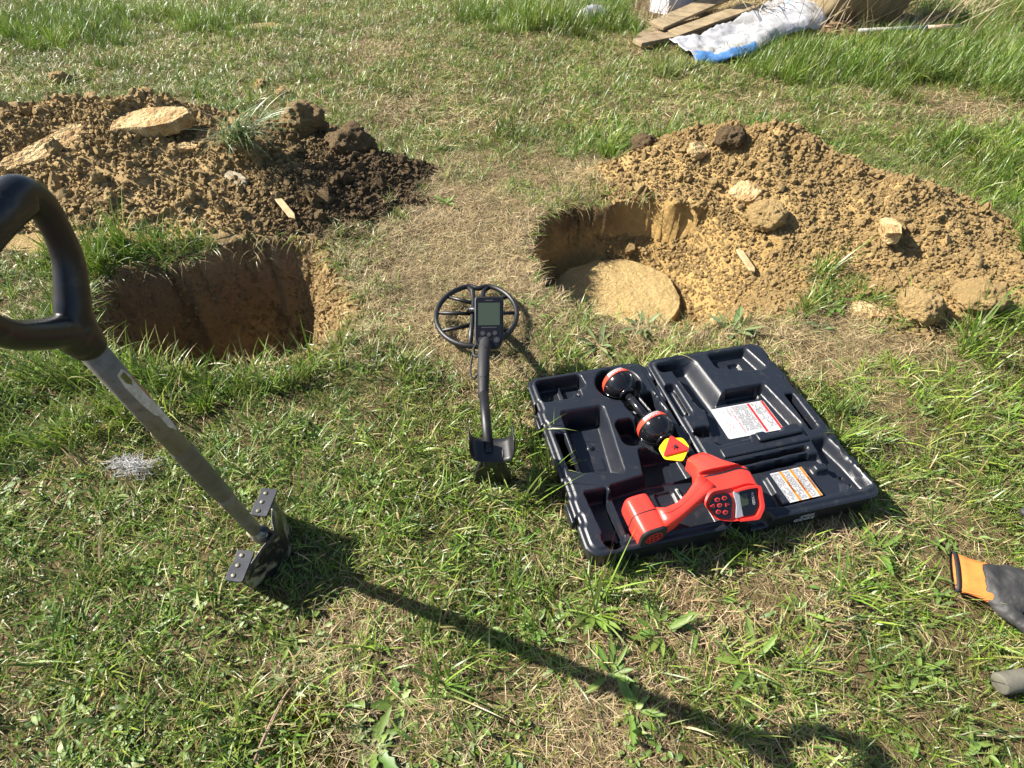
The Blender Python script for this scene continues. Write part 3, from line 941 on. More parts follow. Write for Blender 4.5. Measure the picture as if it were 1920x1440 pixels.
M_case = plastic("case_plastic", (0.012, 0.0145, 0.021), 0.33, 0.22, 1100, 0.45, 0.12)
M_blackgloss = plastic("gloss_black", (0.008, 0.008, 0.010), 0.13, 0.0)
M_black = plastic("matt_black", (0.018, 0.018, 0.020), 0.45, 0.2, 700, dust=0.06)
M_rubber = plastic("black_rubber", (0.014, 0.014, 0.015), 0.6, 0.3, 500)
M_red = plastic("red_plastic", (0.80, 0.045, 0.030), 0.33, 0.08, 900)
M_redband = plastic("red_band", (0.78, 0.060, 0.030), 0.30, 0.0)
M_yellow = plastic("yellow_plastic", (0.88, 0.72, 0.015), 0.35, 0.0)
M_redtag = plastic("red_tag", (0.78, 0.035, 0.030), 0.35, 0.0)
M_white = simple("white_print", (0.46, 0.46, 0.475), 0.45)
M_inkred = simple("red_ink", (0.48, 0.020, 0.020), 0.5)
M_inkblack = simple("black_ink", (0.015, 0.015, 0.017), 0.6)
M_inkgrey = simple("grey_ink", (0.045, 0.045, 0.05), 0.6)
M_inkorange = simple("orange_ink", (0.52, 0.16, 0.012), 0.5)
M_lcd = plastic("lcd_glass", (0.045, 0.058, 0.030), 0.08, 0.0)
M_silver = plastic("silver_panel", (0.33, 0.35, 0.38), 0.35, 0.0)


def s_rect(x, y, cx, cy, w, h, r, ang=0.0):
    dx = x - cx; dy = y - cy
    if ang:
        c, s = math.cos(ang), math.sin(ang); dx, dy = dx * c + dy * s, -dx * s + dy * c
    qx = np.abs(dx) - w / 2 + r; qy = np.abs(dy) - h / 2 + r
    return np.hypot(np.maximum(qx, 0), np.maximum(qy, 0)) + np.minimum(np.maximum(qx, qy), 0) - r


def s_circ(x, y, cx, cy, r): return np.hypot(x - cx, y - cy) - r


def s_caps(x, y, ax_, ay_, bx, by, r):
    ex, ey = bx - ax_, by - ay_
    t = np.clip(((x - ax_) * ex + (y - ay_) * ey) / (ex * ex + ey * ey), 0, 1)
    return np.hypot(x - ax_ - t * ex, y - ay_ - t * ey) - r


def s_poly(x, y, pts, r=0.012): return poly_sdf(x, y, pts) - r


def tray(name, u0, u1, v0, v1, rim, recs, raises, slots, notches, mat, root, corner=0.035, step=0.0026):
    us = np.arange(u0 - step, u1 + 2 * step, step); vs = np.arange(v0 - step, v1 + 2 * step, step)
    X, Y = np.meshgrid(us, vs)
    cx, cy, w, h = (u0 + u1) / 2, (v0 + v1) / 2, u1 - u0, v1 - v0

    def outline(x, y):
        s = s_rect(x, y, cx, cy, w, h, corner)
        for n in notches: s = np.maximum(s, -s_rect(x, y, *n))
        return s

    def hole(x, y):
        s = np.full(np.shape(x), 1.0)
        for p in slots: s = np.minimum(s, s_poly(x, y, p, 0.006))
        return s
    so = outline(X, Y); sh = hole(X, Y)
    valid = np.maximum(so, -sh)
    # snap the border vertices onto the outline
    eps = 1e-4
    for _ in range(2):
        f = np.maximum(outline(X, Y), -hole(X, Y))
        gx = (np.maximum(outline(X + eps, Y), -hole(X + eps, Y)) - f) / eps; gy = (np.maximum(outline(X, Y + eps), -hole(X, Y + eps)) - f) / eps
        g = np.maximum(np.hypot(gx, gy), 0.3)
        k = (np.abs(f) < step * 0.75)
        X = np.where(k, X - f * gx / g ** 2, X); Y = np.where(k, Y - f * gy / g ** 2, Y)
    dep = np.zeros_like(X)
    for fn, depth, wall in recs:
        s = fn(X, Y)
        dep = np.maximum(dep, depth * sstep(0.0, 1.0, -s / wall + 0.18))
    for fn, depth, wall in raises:
        k = sstep(0.0, 1.0, -fn(X, Y) / wall + 0.18)
        dep = dep * (1 - k) + depth * k
    so = outline(X, Y); sh = hole(X, Y)
    dep = dep + 0.0045 * (1 - sstep(-0.017, -0.012, so)) * 0 + 0.0045 * sstep(-0.0165, -0.0125, so)      # lowered flange round the edge
    dep = dep + 0.004 * sstep(-0.004, 0.0, so) + 0.003 * sstep(0.005, 0.0, sh)
    Z = rim - dep + 0.0008 * fbm(X, Y, 0.12, 2, 77)
    m_, n_ = X.shape
    ii, jj = np.meshgrid(np.arange(n_ - 1), np.arange(m_ - 1)); q = (jj * n_ + ii)
    fcu = (X[:-1, :-1] + X[1:, 1:] + X[1:, :-1] + X[:-1, 1:]) / 4; fcv = (Y[:-1, :-1] + Y[1:, 1:] + Y[1:, :-1] + Y[:-1, 1:]) / 4
    keep = (np.maximum(outline(fcu, fcv), -hole(fcu, fcv)) < 0)
    q = q[keep]
    quads = np.stack([q + n_, q + n_ + 1, q + 1, q], -1)
    verts = [(a, -b, c) for a, b, c in zip(X.ravel(), Y.ravel(), Z.ravel())]
    bm = bmesh.new()
    used = np.unique(quads); idx = {int(k): bm.verts.new(verts[int(k)]) for k in used}
    for f in quads: bm.faces.new([idx[int(k)] for k in f])
    bm.normal_update()
    # outer skirt and slot walls
    be = [e for e in bm.edges if e.is_boundary]
    lvl = [(0.010, 0.0015), (0.022, 0.002), (0.030, 0.004), (rim - 0.012, 0.010), (rim - 0.004, 0.018)]
    ring = {}
    for e in be:
        for v in e.verts:
            if v in ring: continue
            inner = float(hole(np.array([v.co.x]), np.array([-v.co.y]))[0]) < 0.003
            d = Vector((v.co.x - cx, v.co.y + cy, 0))
            # towards the middle, separately on both axes so that walls stay parallel
            nrm = Vector((np.sign(d.x) if abs(d.x) > w / 2 - corner else 0, np.sign(d.y) if abs(d.y) > h / 2 - corner else 0, 0))
            out = [v]
            for dz, inset in lvl:
                k = inset
                co = Vector((v.co.x, v.co.y, rim - dz))
                if co.z > v.co.z - 0.001: co.z = v.co.z - 0.002
                if not inner: co -= nrm * k
                out.append(bm.verts.new(co))
            ring[v] = out
    for e in be:
        a, b = e.verts
        f = e.link_faces[0]
        # keep winding consistent with the neighbouring face
        lv = list(f.verts); ia = lv.index(a)
        if lv[(ia + 1) % len(lv)] == b: a, b = b, a
        ra, rb = ring[a], ring[b]
        for k in range(len(lvl)):
            bm.faces.new((ra[k], rb[k], rb[k + 1], ra[k + 1]))
    me = bpy.data.meshes.new(name); bm.to_mesh(me); bm.free()
    me.materials.append(mat)
    me.polygons.foreach_set("use_smooth", np.ones(len(me.polygons), bool))
    me.set_sharp_from_angle(angle=math.radians(78))
    o = link(name, me, root)
    return cpart(root, o)


case = case_empty("carrying_case", 0.375, 0.29, 0.0)
tag(case, "open black plastic carrying case with moulded compartments lying on the grass", "tool case")
RIM = 0.092
# lower shell ------------------------------------------------------------
B_rec = [
    (lambda x, y: s_poly(x, y, [(0.036, 0.030), (0.150, 0.030), (0.152, 0.060), (0.118, 0.072), (0.104, 0.094), (0.036, 0.094)]), 0.046, 0.010),
    (lambda x, y: s_circ(x, y, 0.062, 0.078, 0.020), 0.060, 0.008),
    (lambda x, y: s_circ(x, y, 0.258, 0.080, 0.066), 0.060, 0.026),
    (lambda x, y: s_caps(x, y, 0.262, 0.12, 0.296, 0.28, 0.024), 0.052, 0.012),
    (lambda x, y: s_rect(x, y, 0.327, 0.175, 0.042, 0.092, 0.012, -0.15), 0.056, 0.008),
    (lambda x, y: s_rect(x, y, 0.225, 0.262, 0.066, 0.094, 0.024), 0.066, 0.010),
    (lambda x, y: s_circ(x, y, 0.288, 0.275, 0.062), 0.060, 0.026),
    (lambda x, y: s_poly(x, y, [(0.074, 0.162), (0.172, 0.164), (0.168, 0.215), (0.158, 0.295), (0.150, 0.372), (0.098, 0.352), (0.066, 0.352)]), 0.050, 0.026),
    (lambda x, y: s_rect(x, y, 0.128, 0.178, 0.100, 0.036, 0.010), 0.066, 0.008),
    (lambda x, y: s_poly(x, y, [(0.232, 0.335), (0.335, 0.335), (0.338, 0.41), (0.215, 0.41)]), 0.060, 0.022),
    (lambda x, y: s_poly(x, y, [(0.120, 0.425), (0.205, 0.415), (0.338, 0.42), (0.338, 0.552), (0.120, 0.552)]), 0.052, 0.012),
    (lambda x, y: s_poly(x, y, [(0.050, 0.425), (0.094, 0.425), (0.094, 0.540), (0.058, 0.540)], 0.008), 0.056, 0.009),
    (lambda x, y: s_rect(x, y, 0.108, 0.49, 0.036, 0.12, 0.010), 0.032, 0.008),
    (lambda x, y: s_circ(x, y, 0.068, 0.552, 0.026), 0.075, 0.006),
    (lambda x, y: s_rect(x, y, 0.252, 0.455, 0.056, 0.050, 0.010), 0.060, 0.006),
]
B_raise = [
    (lambda x, y: s_caps(x, y, 0.094, 0.030, 0.094, 0.10, 0.004), 0.026, 0.006),
    (lambda x, y: s_caps(x, y, 0.134, 0.082, 0.134, 0.10, 0.008), 0.020, 0.006),
    (lambda x, y: s_caps(x, y, 0.205, 0.43, 0.212, 0.52, 0.004), 0.042, 0.006),
    (lambda x, y: s_caps(x, y, 0.290, 0.43, 0.296, 0.49, 0.004), 0.044, 0.006),
    (lambda x, y: s_caps(x, y, 0.250, 0.17, 0.268, 0.225, 0.006), 0.032, 0.008),
    (lambda x, y: s_circ(x, y, 0.118, 0.255, 0.010), 0.044, 0.004),
    (lambda x, y: s_rect(x, y, 0.118, 0.315, 0.040, 0.040, 0.006), 0.0475, 0.003),
]
nb = [(0.0, 0.118, 0.014, 0.030, 0.003), (0.0, 0.19, 0.010, 0.016, 0.003), (0.0, 0.40, 0.012, 0.05, 0.003), (0.0, 0.49, 0.014, 0.020, 0.003)]
lower = tray("lower_shell", 0.0, 0.364, 0.0, 0.586, RIM, B_rec, B_raise, [[(0.031, 0.228), (0.045, 0.230), (0.045, 0.352), (0.033, 0.345)]], nb, M_case, case)
# lid --------------------------------------------------------------------
L_rec = [
    (lambda x, y: s_caps(x, y, 0.478, 0.055, 0.486, 0.20, 0.044), 0.050, 0.042),
    (lambda x, y: s_rect(x, y, 0.440, 0.045, 0.085, 0.040, 0.014), 0.044, 0.008),
    (lambda x, y: s_rect(x, y, 0.402, 0.178, 0.036, 0.128, 0.014), 0.022, 0.006),
    (lambda x, y: s_circ(x, y, 0.448, 0.190, 0.010), 0.062, 0.004),
    (lambda x, y: s_caps(x, y, 0.408, 0.305, 0.428, 0.305, 0.019), 0.045, 0.007),
    (lambda x, y: s_poly(x, y, [(0.580, 0.030), (0.690, 0.030), (0.704, 0.105), (0.655, 0.102), (0.580, 0.074)]), 0.030, 0.016),
    (lambda x, y: s_rect(x, y, 0.645, 0.070, 0.050, 0.050, 0.014), 0.040, 0.014),
    (lambda x, y: s_circ(x, y, 0.640, 0.078, 0.022), 0.060, 0.014),
    (lambda x, y: s_poly(x, y, [(0.470, 0.225), (0.540, 0.195), (0.660, 0.185), (0.676, 0.335), (0.440, 0.345)]), 0.032, 0.012),
    (lambda x, y: s_rect(x, y, 0.600, 0.190, 0.110, 0.034, 0.008), 0.044, 0.008),
    (lambda x, y: s_caps(x, y, 0.425, 0.424, 0.648, 0.416, 0.008), 0.046, 0.006),
    (lambda x, y: s_caps(x, y, 0.425, 0.446, 0.640, 0.438, 0.005), 0.040, 0.005),
    (lambda x, y: s_poly(x, y, [(0.400, 0.462), (0.500, 0.450), (0.665, 0.448), (0.680, 0.520), (0.665, 0.545), (0.500, 0.552), (0.400, 0.540)]), 0.022, 0.010),
    (lambda x, y: s_poly(x, y, [(0.690, 0.405), (0.716, 0.405), (0.728, 0.47), (0.735, 0.548), (0.700, 0.552), (0.676, 0.488)]), 0.034, 0.020),
    (lambda x, y: s_circ(x, y, 0.706, 0.505, 0.006), 0.05, 0.003),
    (lambda x, y: s_circ(x, y, 0.714, 0.532, 0.007), 0.05, 0.003),
    (lambda x, y: s_circ(x, y, 0.430, 0.588, 0.030), 0.035, 0.012),
]
L_raise = [
    (lambda x, y: s_caps(x, y, 0.409, 0.135, 0.409, 0.22, 0.003), 0.010, 0.004),
    (lambda x, y: s_poly(x, y, [(0.506, 0.474), (0.606, 0.470), (0.610, 0.546), (0.502, 0.552)], 0.006), 0.006, 0.006),
    (lambda x, y: s_rect(x, y, 0.655, 0.476, 0.040, 0.026, 0.008), 0.004, 0.007),
]
nl = [(0.757, 0.075, 0.016, 0.024, 0.003), (0.757, 0.112, 0.010, 0.014, 0.003), (0.757, 0.20, 0.012, 0.06, 0.003), (0.757, 0.44, 0.012, 0.05, 0.003), (0.757, 0.505, 0.016, 0.018, 0.003)]
lid = tray("lid_shell", 0.374, 0.757, -0.002, 0.586, RIM - 0.002, L_rec, L_raise, [[(0.711, 0.232), (0.726, 0.232), (0.722, 0.353), (0.706, 0.357)]], nl, M_case, case)
# tab bar over the instruction label
b = MB()
outl = [(0.425, -0.402), (0.425, -0.372), (0.520, -0.368), (0.528, -0.346), (0.560, -0.344), (0.572, -0.356), (0.612, -0.354), (0.624, -0.340), (0.668, -0.338), (0.672, -0.398)]
b.prism(outl, RIM - 0.030, RIM + 0.004)
cpart(case, b.obj("retaining_bar", M_case, case, bevel=0.004, segs=3, autosmooth=40))
b = MB(); b.prism([(0.535, -0.378), (0.535, -0.350), (0.560, -0.348), (0.572, -0.360), (0.612, -0.358), (0.622, -0.344), (0.665, -0.342), (0.666, -0.374)], RIM + 0.003, RIM + 0.014)
cpart(case, b.obj("tab", M_case, case, bevel=0.005, segs=3, autosmooth=40))
for k, v in enumerate((0.055, 0.14, 0.30, 0.44, 0.53)):
    b = MB(); b.tube([(0.369, -v - 0.03, RIM - 0.012), (0.369, -v + 0.03, RIM - 0.012)], 0.006, 10)
    cpart(case, b.obj("hinge", M_case, case))
for v in (0.16, 0.46):
    b = MB(); b.box((-0.003, -v, RIM - 0.030), (0.010, 0.055, 0.030)); cpart(case, b.obj("latch", M_case, case, bevel=0.003))


def label_frame(cu, cv, z, ang):
    """matrix of a sticker lying flat: x to the right, y away from the viewer"""
    return Matrix.Translation((cu, -cv, z)) @ Matrix.Rotation(ang, 4, 'Z')


def flat(name, outline, M, z, mat, root, parent=None, thick=0.0003):
    b = MB(); b.prism(outline, z, z + thick, M)
    o = b.obj(name, mat, parent or root, smooth=False)
    return cpart(root, o) if parent is None else o


def rect(x0, y0, x1, y1): return [(x0, y0), (x1, y0), (x1, y1), (x0, y1)]


# instruction label: white, two red bars, fine print, read from the right-hand side of the case
LZ = RIM - 0.002 - 0.032 + 0.0016
ML = label_frame(0.572, 0.268, LZ, 0.0)
lab = flat("instruction_label", rrect(0.166, 0.112, 0.006), ML, 0.0, M_white, case)
for i, x in enumerate((0.030, 0.074)): flat("red_bar", rect(x, -0.054, x + 0.0075, 0.054), ML, 0.0004, M_inkred, case, lab)


def fine_print(name, M, cols, y0, y1, mat, parent, z, seed, pitch=0.0033, th=0.0015, gap=0.12):
    """lines of small print running along y, broken into words"""
    r = random.Random(seed); b = MB()
    for x in cols:
        y = y1
        while y > y0:
            w = r.uniform(0.003, 0.010)
            ye = max(y0, y - w)
            if r.random() > gap: b.prism(rect(x, ye, x + th, y), z, z + 0.0002, M)
            y = ye - 0.0015
    o = b.obj(name, mat, parent, smooth=False); return o


fine_print("fine_print", ML, np.arange(-0.019, 0.026, 0.0032), -0.040, 0.052, M_inkgrey, lab, 0.0004, 1)
fine_print("fine_print", ML, np.arange(0.042, 0.072, 0.0032), -0.012, 0.052, M_inkgrey, lab, 0.0004, 2, gap=0.3)
fine_print("fine_print", ML, np.arange(0.054, 0.072, 0.0032), -0.040, -0.014, M_inkgrey, lab, 0.0004, 3, gap=0.2)
fine_print("red_print", ML, (-0.0285, -0.0255), -0.050, 0.046, M_inkred, lab, 0.0004, 4)
fine_print("fine_print", ML, (-0.035, -0.0385), 0.018, 0.052, M_inkgrey, lab, 0.0004, 5)
b = MB()
for pts in ([(-0.050, 0.012), (-0.046, -0.006), (-0.060, -0.010), (-0.058, 0.008), (-0.046, 0.000)], [(-0.046, -0.012), (-0.052, -0.022), (-0.044, -0.020)], [(-0.066, 0.010), (-0.050, -0.030)], [(-0.06, -0.018), (-0.066, -0.034)]):
    for a_, b_ in zip(pts[:-1], pts[1:]):
        b.tube([ML @ Vector((*a_, 0.0004)), ML @ Vector((*b_, 0.0004))], 0.00045, 4)
b.obj("diagram_lines", M_inkred, lab, smooth=False)
b = MB()
for pts in ([(-0.070, 0.030), (-0.074, 0.0), (-0.070, -0.030), (-0.060, -0.046)], [(-0.052, 0.046), (-0.060, 0.044), (-0.062, 0.036), (-0.054, 0.032), (-0.048, 0.040), (-0.052, 0.046)], [(-0.058, -0.040), (-0.048, -0.044), (-0.046, -0.036), (-0.056, -0.034), (-0.058, -0.040)],
            [(0.046, 0.030), (0.056, 0.012), (0.060, 0.016)], [(0.046, -0.046), (0.054, -0.036)], [(-0.016, -0.052), (-0.008, -0.046), (0.006, -0.050)]):
    for a_, b_ in zip(pts[:-1], pts[1:]):
        b.tube([ML @ Vector((*a_, 0.0004)), ML @ Vector((*b_, 0.0004))], 0.0004, 4)
b.obj("diagram_lines", M_inkgrey, lab, smooth=False)
# warning label: three columns of print under orange headers
LZ2 = RIM - 0.002 - 0.006 + 0.0012
ML2 = label_frame(0.562, 0.511, LZ2, 0.02)
lab2 = flat("warning_label", rect(-0.045, -0.044, 0.045, 0.044), ML2, 0.0, M_white, case)
for i, x in enumerate((-0.0205, 0.0085, 0.0370)):
    flat("orange_bar", rect(x, -0.044, x + 0.0070, 0.044), ML2, 0.0004, M_inkorange, case, lab2)
    M = ML2 @ Matrix.Translation((x + 0.0035, -0.004, 0.0010)) @ Matrix.Rotation(-math.pi / 2, 4, 'Z')
    text_mesh("header", "WARNING", 0.0068, M_inkblack, lab2, M, 0.0002, 1.05, 0.0001)
    x0 = (-0.044, -0.0125, 0.0165)[i]
    fine_print("fine_print", ML2, np.arange(x0, x - 0.002, 0.0028), -0.041, 0.041, M_inkgrey, lab2, 0.0004, 20 + i, th=0.0014)
# lettering on the front wall of the lid, upside down
for txt, z, size, u in (("RIDGID", 0.052, 0.016, 0.548), ("SCOUT", 0.066, 0.011, 0.552)):
    M = Matrix.Translation((u, -0.5868, z)) @ Matrix.Rotation(math.pi, 4, 'Y') @ Matrix.Rotation(math.pi / 2, 4, 'X') @ Matrix.Shear('XZ', 4, (0.0, 0.0))
    o = text_mesh("lettering", txt, size, M_white, case, M, 0.0004, 1.05, 0.0002); cpart(case, o)

# ------------------------------------------------------------------ locator
loc = case_empty("pipe_locator", 0.30, 0.40, 0.04)
tag(loc, "red handheld pipe locator with two black ball antennas lying in the case", "pipe locator")
A0 = Vector((0.257, -0.088, 0.094)); A1 = Vector((0.289, -0.272, 0.098)); A2 = Vector((0.327, -0.435, 0.105))
axis_d = (A1 - A0).normalized()


def lathe(prof, C, d, n=36, up=Vector((0, 0, 1))):
    """profile of (axial, radius); d points towards the viewer"""
    a = d.cross(up).normalized(); b_ = a.cross(d).normalized()
    vs = []; fs = []
    for s, r_ in prof:
        for k in range(n):
            an = 2 * math.pi * k / n
            vs.append(C + d * s + (a * math.cos(an) + b_ * math.sin(an)) * r_)
    for i in range(len(prof) - 1):
        for k in range(n):
            fs.append((i * n + k, (i + 1) * n + k, (i + 1) * n + (k + 1) % n, i * n + (k + 1) % n))
    fs.append(tuple(range(n))); fs.append(tuple((len(prof) - 1) * n + n - 1 - k for k in range(n)))
    return vs, fs


def antenna_ball(C, R=0.047):
    prof = [(-R * 0.99, R * 0.12)] + [(R * math.sin(t), R * math.cos(t)) for t in np.linspace(-1.35, 1.25, 20)] + [(R * 0.97, R * 0.30), (R * 1.02, R * 0.29)]
    v, f = lathe(prof, C, axis_d)
    o = cpart(loc, part("antenna_ball", v, f, M_blackgloss, loc))
    s0, s1 = -0.020, -0.004
    rb = R * 1.025
    v, f = lathe([(s0, R * 0.90), (s0, math.sqrt(rb * rb - s0 * s0)), ((s0 + s1) / 2, math.sqrt(rb * rb - (s0 + s1) ** 2 / 4)), (s1, math.sqrt(rb * rb - s1 * s1)), (s1, R * 0.9)], C, axis_d, 48)
    part("band", v, f, M_redband, o, autosmooth=40)
    # raised meridian ribs
    a = axis_d.cross(Vector((0, 0, 1))).normalized(); b_ = a.cross(axis_d)
    for k in range(10):
        an = 2 * math.pi * (k + 0.5) / 10
        m = MB(); m.tube([C + axis_d * (R * math.sin(t)) + (a * math.cos(an) + b_ * math.sin(an)) * (R * math.cos(t) * 1.006) for t in np.linspace(-0.02, 1.15, 9)], 0.0011, 5)
        m.obj("rib", M_blackgloss, o)
    v, f = lathe([(0.0395, 0.0215), (0.0435, 0.0235), (0.048, 0.0225), (0.050, 0.0150)], C, axis_d)
    part("collar", v, f, M_blackgloss, o)
    # lettering wrapped round the band, its head towards the viewer
    rr = math.sqrt(rb * rb - (s0 + s1) ** 2 / 4) + 0.0004
    for nm, mt, body in (("plate", M_white, None), ("lettering", M_inkred, "RIDGID")):
        if body is None:
            me = bpy.data.meshes.new("plate"); bm = bmesh.new(); g = 14
            gv = [[bm.verts.new((x, y, 0)) for x in np.linspace(-0.024, 0.024, g)] for y in (-0.0062, 0.0062)]
            for k in range(g - 1): bm.faces.new((gv[0][k], gv[0][k + 1], gv[1][k + 1], gv[1][k]))
            bm.to_mesh(me); bm.free(); me.materials.append(mt); ob = link("plate", me, o); lift = 0.0003
        else:
            ob = text_mesh("lettering", body, 0.0125, mt, o, Matrix.Identity(4), 0.0, 1.05, 0.0003); lift = 0.0008
        for vv in ob.data.vertices:
            an = math.pi / 2 + vv.co.x / rr + 0.25
            vv.co = C + axis_d * ((s0 + s1) / 2 + vv.co.y) + (a * math.cos(an) * -1 + b_ * math.sin(an)) * (rr + lift)
        ob.data.update()
    return o


antenna_ball(A0); antenna_ball(A1)
b = MB(); b.tube([A0, A1], 0.0115, 16); cpart(loc, b.obj("mast", M_blackgloss, loc))
b = MB(); b.tube([A1, A1.lerp(A2, 0.5), A2], 0.0120, 16); cpart(loc, b.obj("mast", M_blackgloss, loc))


def ring_loft(rings, caps=True):
    n = len(rings[0]); vs = [p for r_ in rings for p in r_]; fs = []
    for i in range(len(rings) - 1):
        for k in range(n): fs.append((i * n + k, i * n + (k + 1) % n, (i + 1) * n + (k + 1) % n, (i + 1) * n + k))
    if caps: fs += [tuple(range(n - 1, -1, -1)), tuple((len(rings) - 1) * n + k for k in range(n))]
    return vs, fs


def smooth_outline(pts, r=0.006, n=4):
    """round the corners of a polygon"""
    out = []
    m = len(pts)
    for i in range(m):
        p0, p1, p2 = Vector(pts[i - 1]), Vector(pts[i]), Vector(pts[(i + 1) % m])
        a = (p0 - p1); b_ = (p2 - p1); la, lb = a.length, b_.length; k = min(r, la * 0.45, lb * 0.45)
        s = p1 + a / la * k; e = p1 + b_ / lb * k
        for j in range(n + 1):
            t = j / n; out.append(tuple((1 - t) ** 2 * s + 2 * t * (1 - t) * p1 + t * t * e))
    return out


FACE_C = Vector((0.356, -0.548, 0.137))
FN = Vector((0.0, -0.70, 0.714)).normalized(); FX = Vector((1, 0, 0)); FY = FN.cross(FX).normalized() * 1.0
if FY.z < 0: FY = -FY


FS = 1.12


def face_pt(x, y, d=0.0): return FACE_C + FX * (x * FS) + FY * (y * FS) + FN * d


HEAD = smooth_outline([(-0.064, 0.003), (-0.044, 0.027), (-0.004, 0.026), (0.040, 0.030), (0.063, 0.020), (0.063, -0.024), (0.047, -0.047), (-0.012, -0.043), (-0.047, -0.031)], 0.012, 4)
BACK = Vector((-0.03, 1.0, 0.10)).normalized()


def head_ring(scale, back, lift=0.0, shift=(0, 0), fl=0.0):
    out = []
    for x, y in HEAD:
        q = face_pt(x * scale + shift[0], y * scale + shift[1], fl) + BACK * back
        q.z += lift; out.append(q)
    return out


v, f = ring_loft([head_ring(0.93, 0.004, fl=-0.002), head_ring(0.985, 0.001), head_ring(1.0, 0.006), head_ring(1.02, 0.024), head_ring(1.02, 0.038)])
cpart(loc, part("display_housing", v, f, M_red, loc, autosmooth=50))
v, f = ring_loft([head_ring(1.0, 0.037), head_ring(1.035, 0.0375), head_ring(1.035, 0.0415), head_ring(1.0, 0.042)])
cpart(loc, part("gasket", v, f, M_rubber, loc, autosmooth=40))


def neck_ring(c, w, h, d, r=0.012):
    d = Vector(d).normalized(); a = Vector((1, 0, 0)); a = (a - d * a.dot(d)).normalized(); u = d.cross(a) * -1
    if u.z < 0: u = -u
    n = len(HEAD)
    rr = rrect(w, h, r, 8)
    # resample the rounded rectangle to the same count, starting at the left like HEAD
    pts = [Vector((x, y, 0)) for x, y in rr]; L = [0]
    for i in range(len(pts)): L.append(L[-1] + (pts[(i + 1) % len(pts)] - pts[i]).length)
    angs = []
    for x, y in HEAD: angs.append(math.atan2(y, x))
    out = []
    for a_ in angs:
        # ray from the centre
        dx, dy = math.cos(a_), math.sin(a_); k = 1 / max(abs(dx) / (w / 2), abs(dy) / (h / 2))
        qx, qy = dx * k, dy * k
        sup = (abs(qx / (w / 2)) ** 6 + abs(qy / (h / 2)) ** 6) ** (1 / 6)
        out.append(Vector(c) + a * (qx / sup) + u * (qy / sup))
    return out


v, f = ring_loft([head_ring(1.015, 0.0415), head_ring(1.0, 0.050, 0.0), neck_ring((0.350, -0.474, 0.138), 0.106, 0.078, (0, 1, 0.1)), neck_ring((0.343, -0.448, 0.132), 0.070, 0.064, (0, 1, 0.05)),
                  neck_ring((0.338, -0.424, 0.122), 0.058, 0.056, (-0.15, 1, 0)), neck_ring((0.333, -0.408, 0.114), 0.050, 0.050, (-0.2, 1, -0.1)), neck_ring((0.332, -0.405, 0.112), 0.040, 0.040, (-0.2, 1, -0.1))])
cpart(loc, part("neck_housing", v, f, M_red, loc, autosmooth=60))
# keypad
KP = smooth_outline([(-0.054, 0.001), (-0.038, 0.0185), (-0.006, 0.0165), (-0.002, 0.001), (-0.012, -0.036), (-0.043, -0.026)], 0.004, 3)


def face_part(name, outline, d0, d1, mat, parent=None, bevel=0.0):
    n = len(outline); vs = [face_pt(x, y, d0) for x, y in outline] + [face_pt(x, y, d1) for x, y in outline]
    fs = [tuple(range(n)), tuple(range(2 * n - 1, n - 1, -1))] + [(i, n + i, n + (i + 1) % n, (i + 1) % n) for i in range(n)]
    o = part(name, vs, fs, mat, parent or loc, smooth=False, bevel=bevel)
    return o if parent is not None else cpart(loc, o)


kp = face_part("keypad", KP, -0.003, 0.0012, M_blackgloss)
for i, (x, y) in enumerate([(-0.0345, 0.0085), (-0.0185, 0.0090), (-0.0470, -0.0020), (-0.0315, -0.0035), (-0.0150, -0.0055), (-0.0365, -0.0160), (-0.0215, -0.0200)]):
    if i == 2: o_ = smooth_outline([(x - 0.006, y), (x + 0.004, y + 0.004), (x + 0.004, y - 0.004)], 0.0015, 2)
    elif i == 4: o_ = smooth_outline([(x + 0.006, y), (x - 0.004, y + 0.004), (x - 0.004, y - 0.004)], 0.0015, 2)
    else: o_ = [(x + 0.0055 * math.cos(a), y + 0.0042 * math.sin(a)) for a in np.linspace(0, 6.283, 15)[:-1]]
    face_part("button", o_, 0.001, 0.0024, M_redtag, kp)
    o2 = [(x + (px - x) * 0.62, y + (py - y) * 0.62) for px, py in o_]
    face_part("button_mark", o2, 0.002, 0.0027, M_black if i != 3 else M_inkgrey, kp)
sp = face_part("silver_surround", smooth_outline([(0.004, 0.017), (0.020, 0.018), (0.020, -0.035), (0.0, -0.037), (0.006, -0.01)], 0.002, 2), -0.003, 0.0010, M_silver)
sc_ = face_part("display_window", smooth_outline([(0.016, 0.0165), (0.056, 0.0175), (0.056, -0.020), (0.042, -0.038), (0.016, -0.036)], 0.004, 3), -0.003, 0.0014, M_blackgloss)
face_part("screen", smooth_outline([(0.0175, 0.0085), (0.0325, 0.0105), (0.0325, -0.014), (0.0175, -0.0155)], 0.002, 2), 0.001, 0.0019, M_lcd, sc_)
MF = Matrix.Translation(face_pt(0.0440, -0.004, 0.0018)) @ Matrix(((FX.x, FY.x, FN.x), (FX.y, FY.y, FN.y), (FX.z, FY.z, FN.z))).to_4x4() @ Matrix.Rotation(-math.pi / 2, 4, 'Z')
text_mesh("lettering", "RIDGID", 0.0088, M_white, sc_, MF, 0.0001, 1.0, 0.0001)
MF = Matrix.Translation(face_pt(0.0110, -0.010, 0.0014)) @ Matrix(((FX.x, FY.x, FN.x), (FX.y, FY.y, FN.y), (FX.z, FY.z, FN.z))).to_4x4() @ Matrix.Rotation(-math.pi / 2, 4, 'Z')
text_mesh("lettering", "SCOUT", 0.0066, M_white, sp, MF, 0.0001, 1.0, 0.0001)
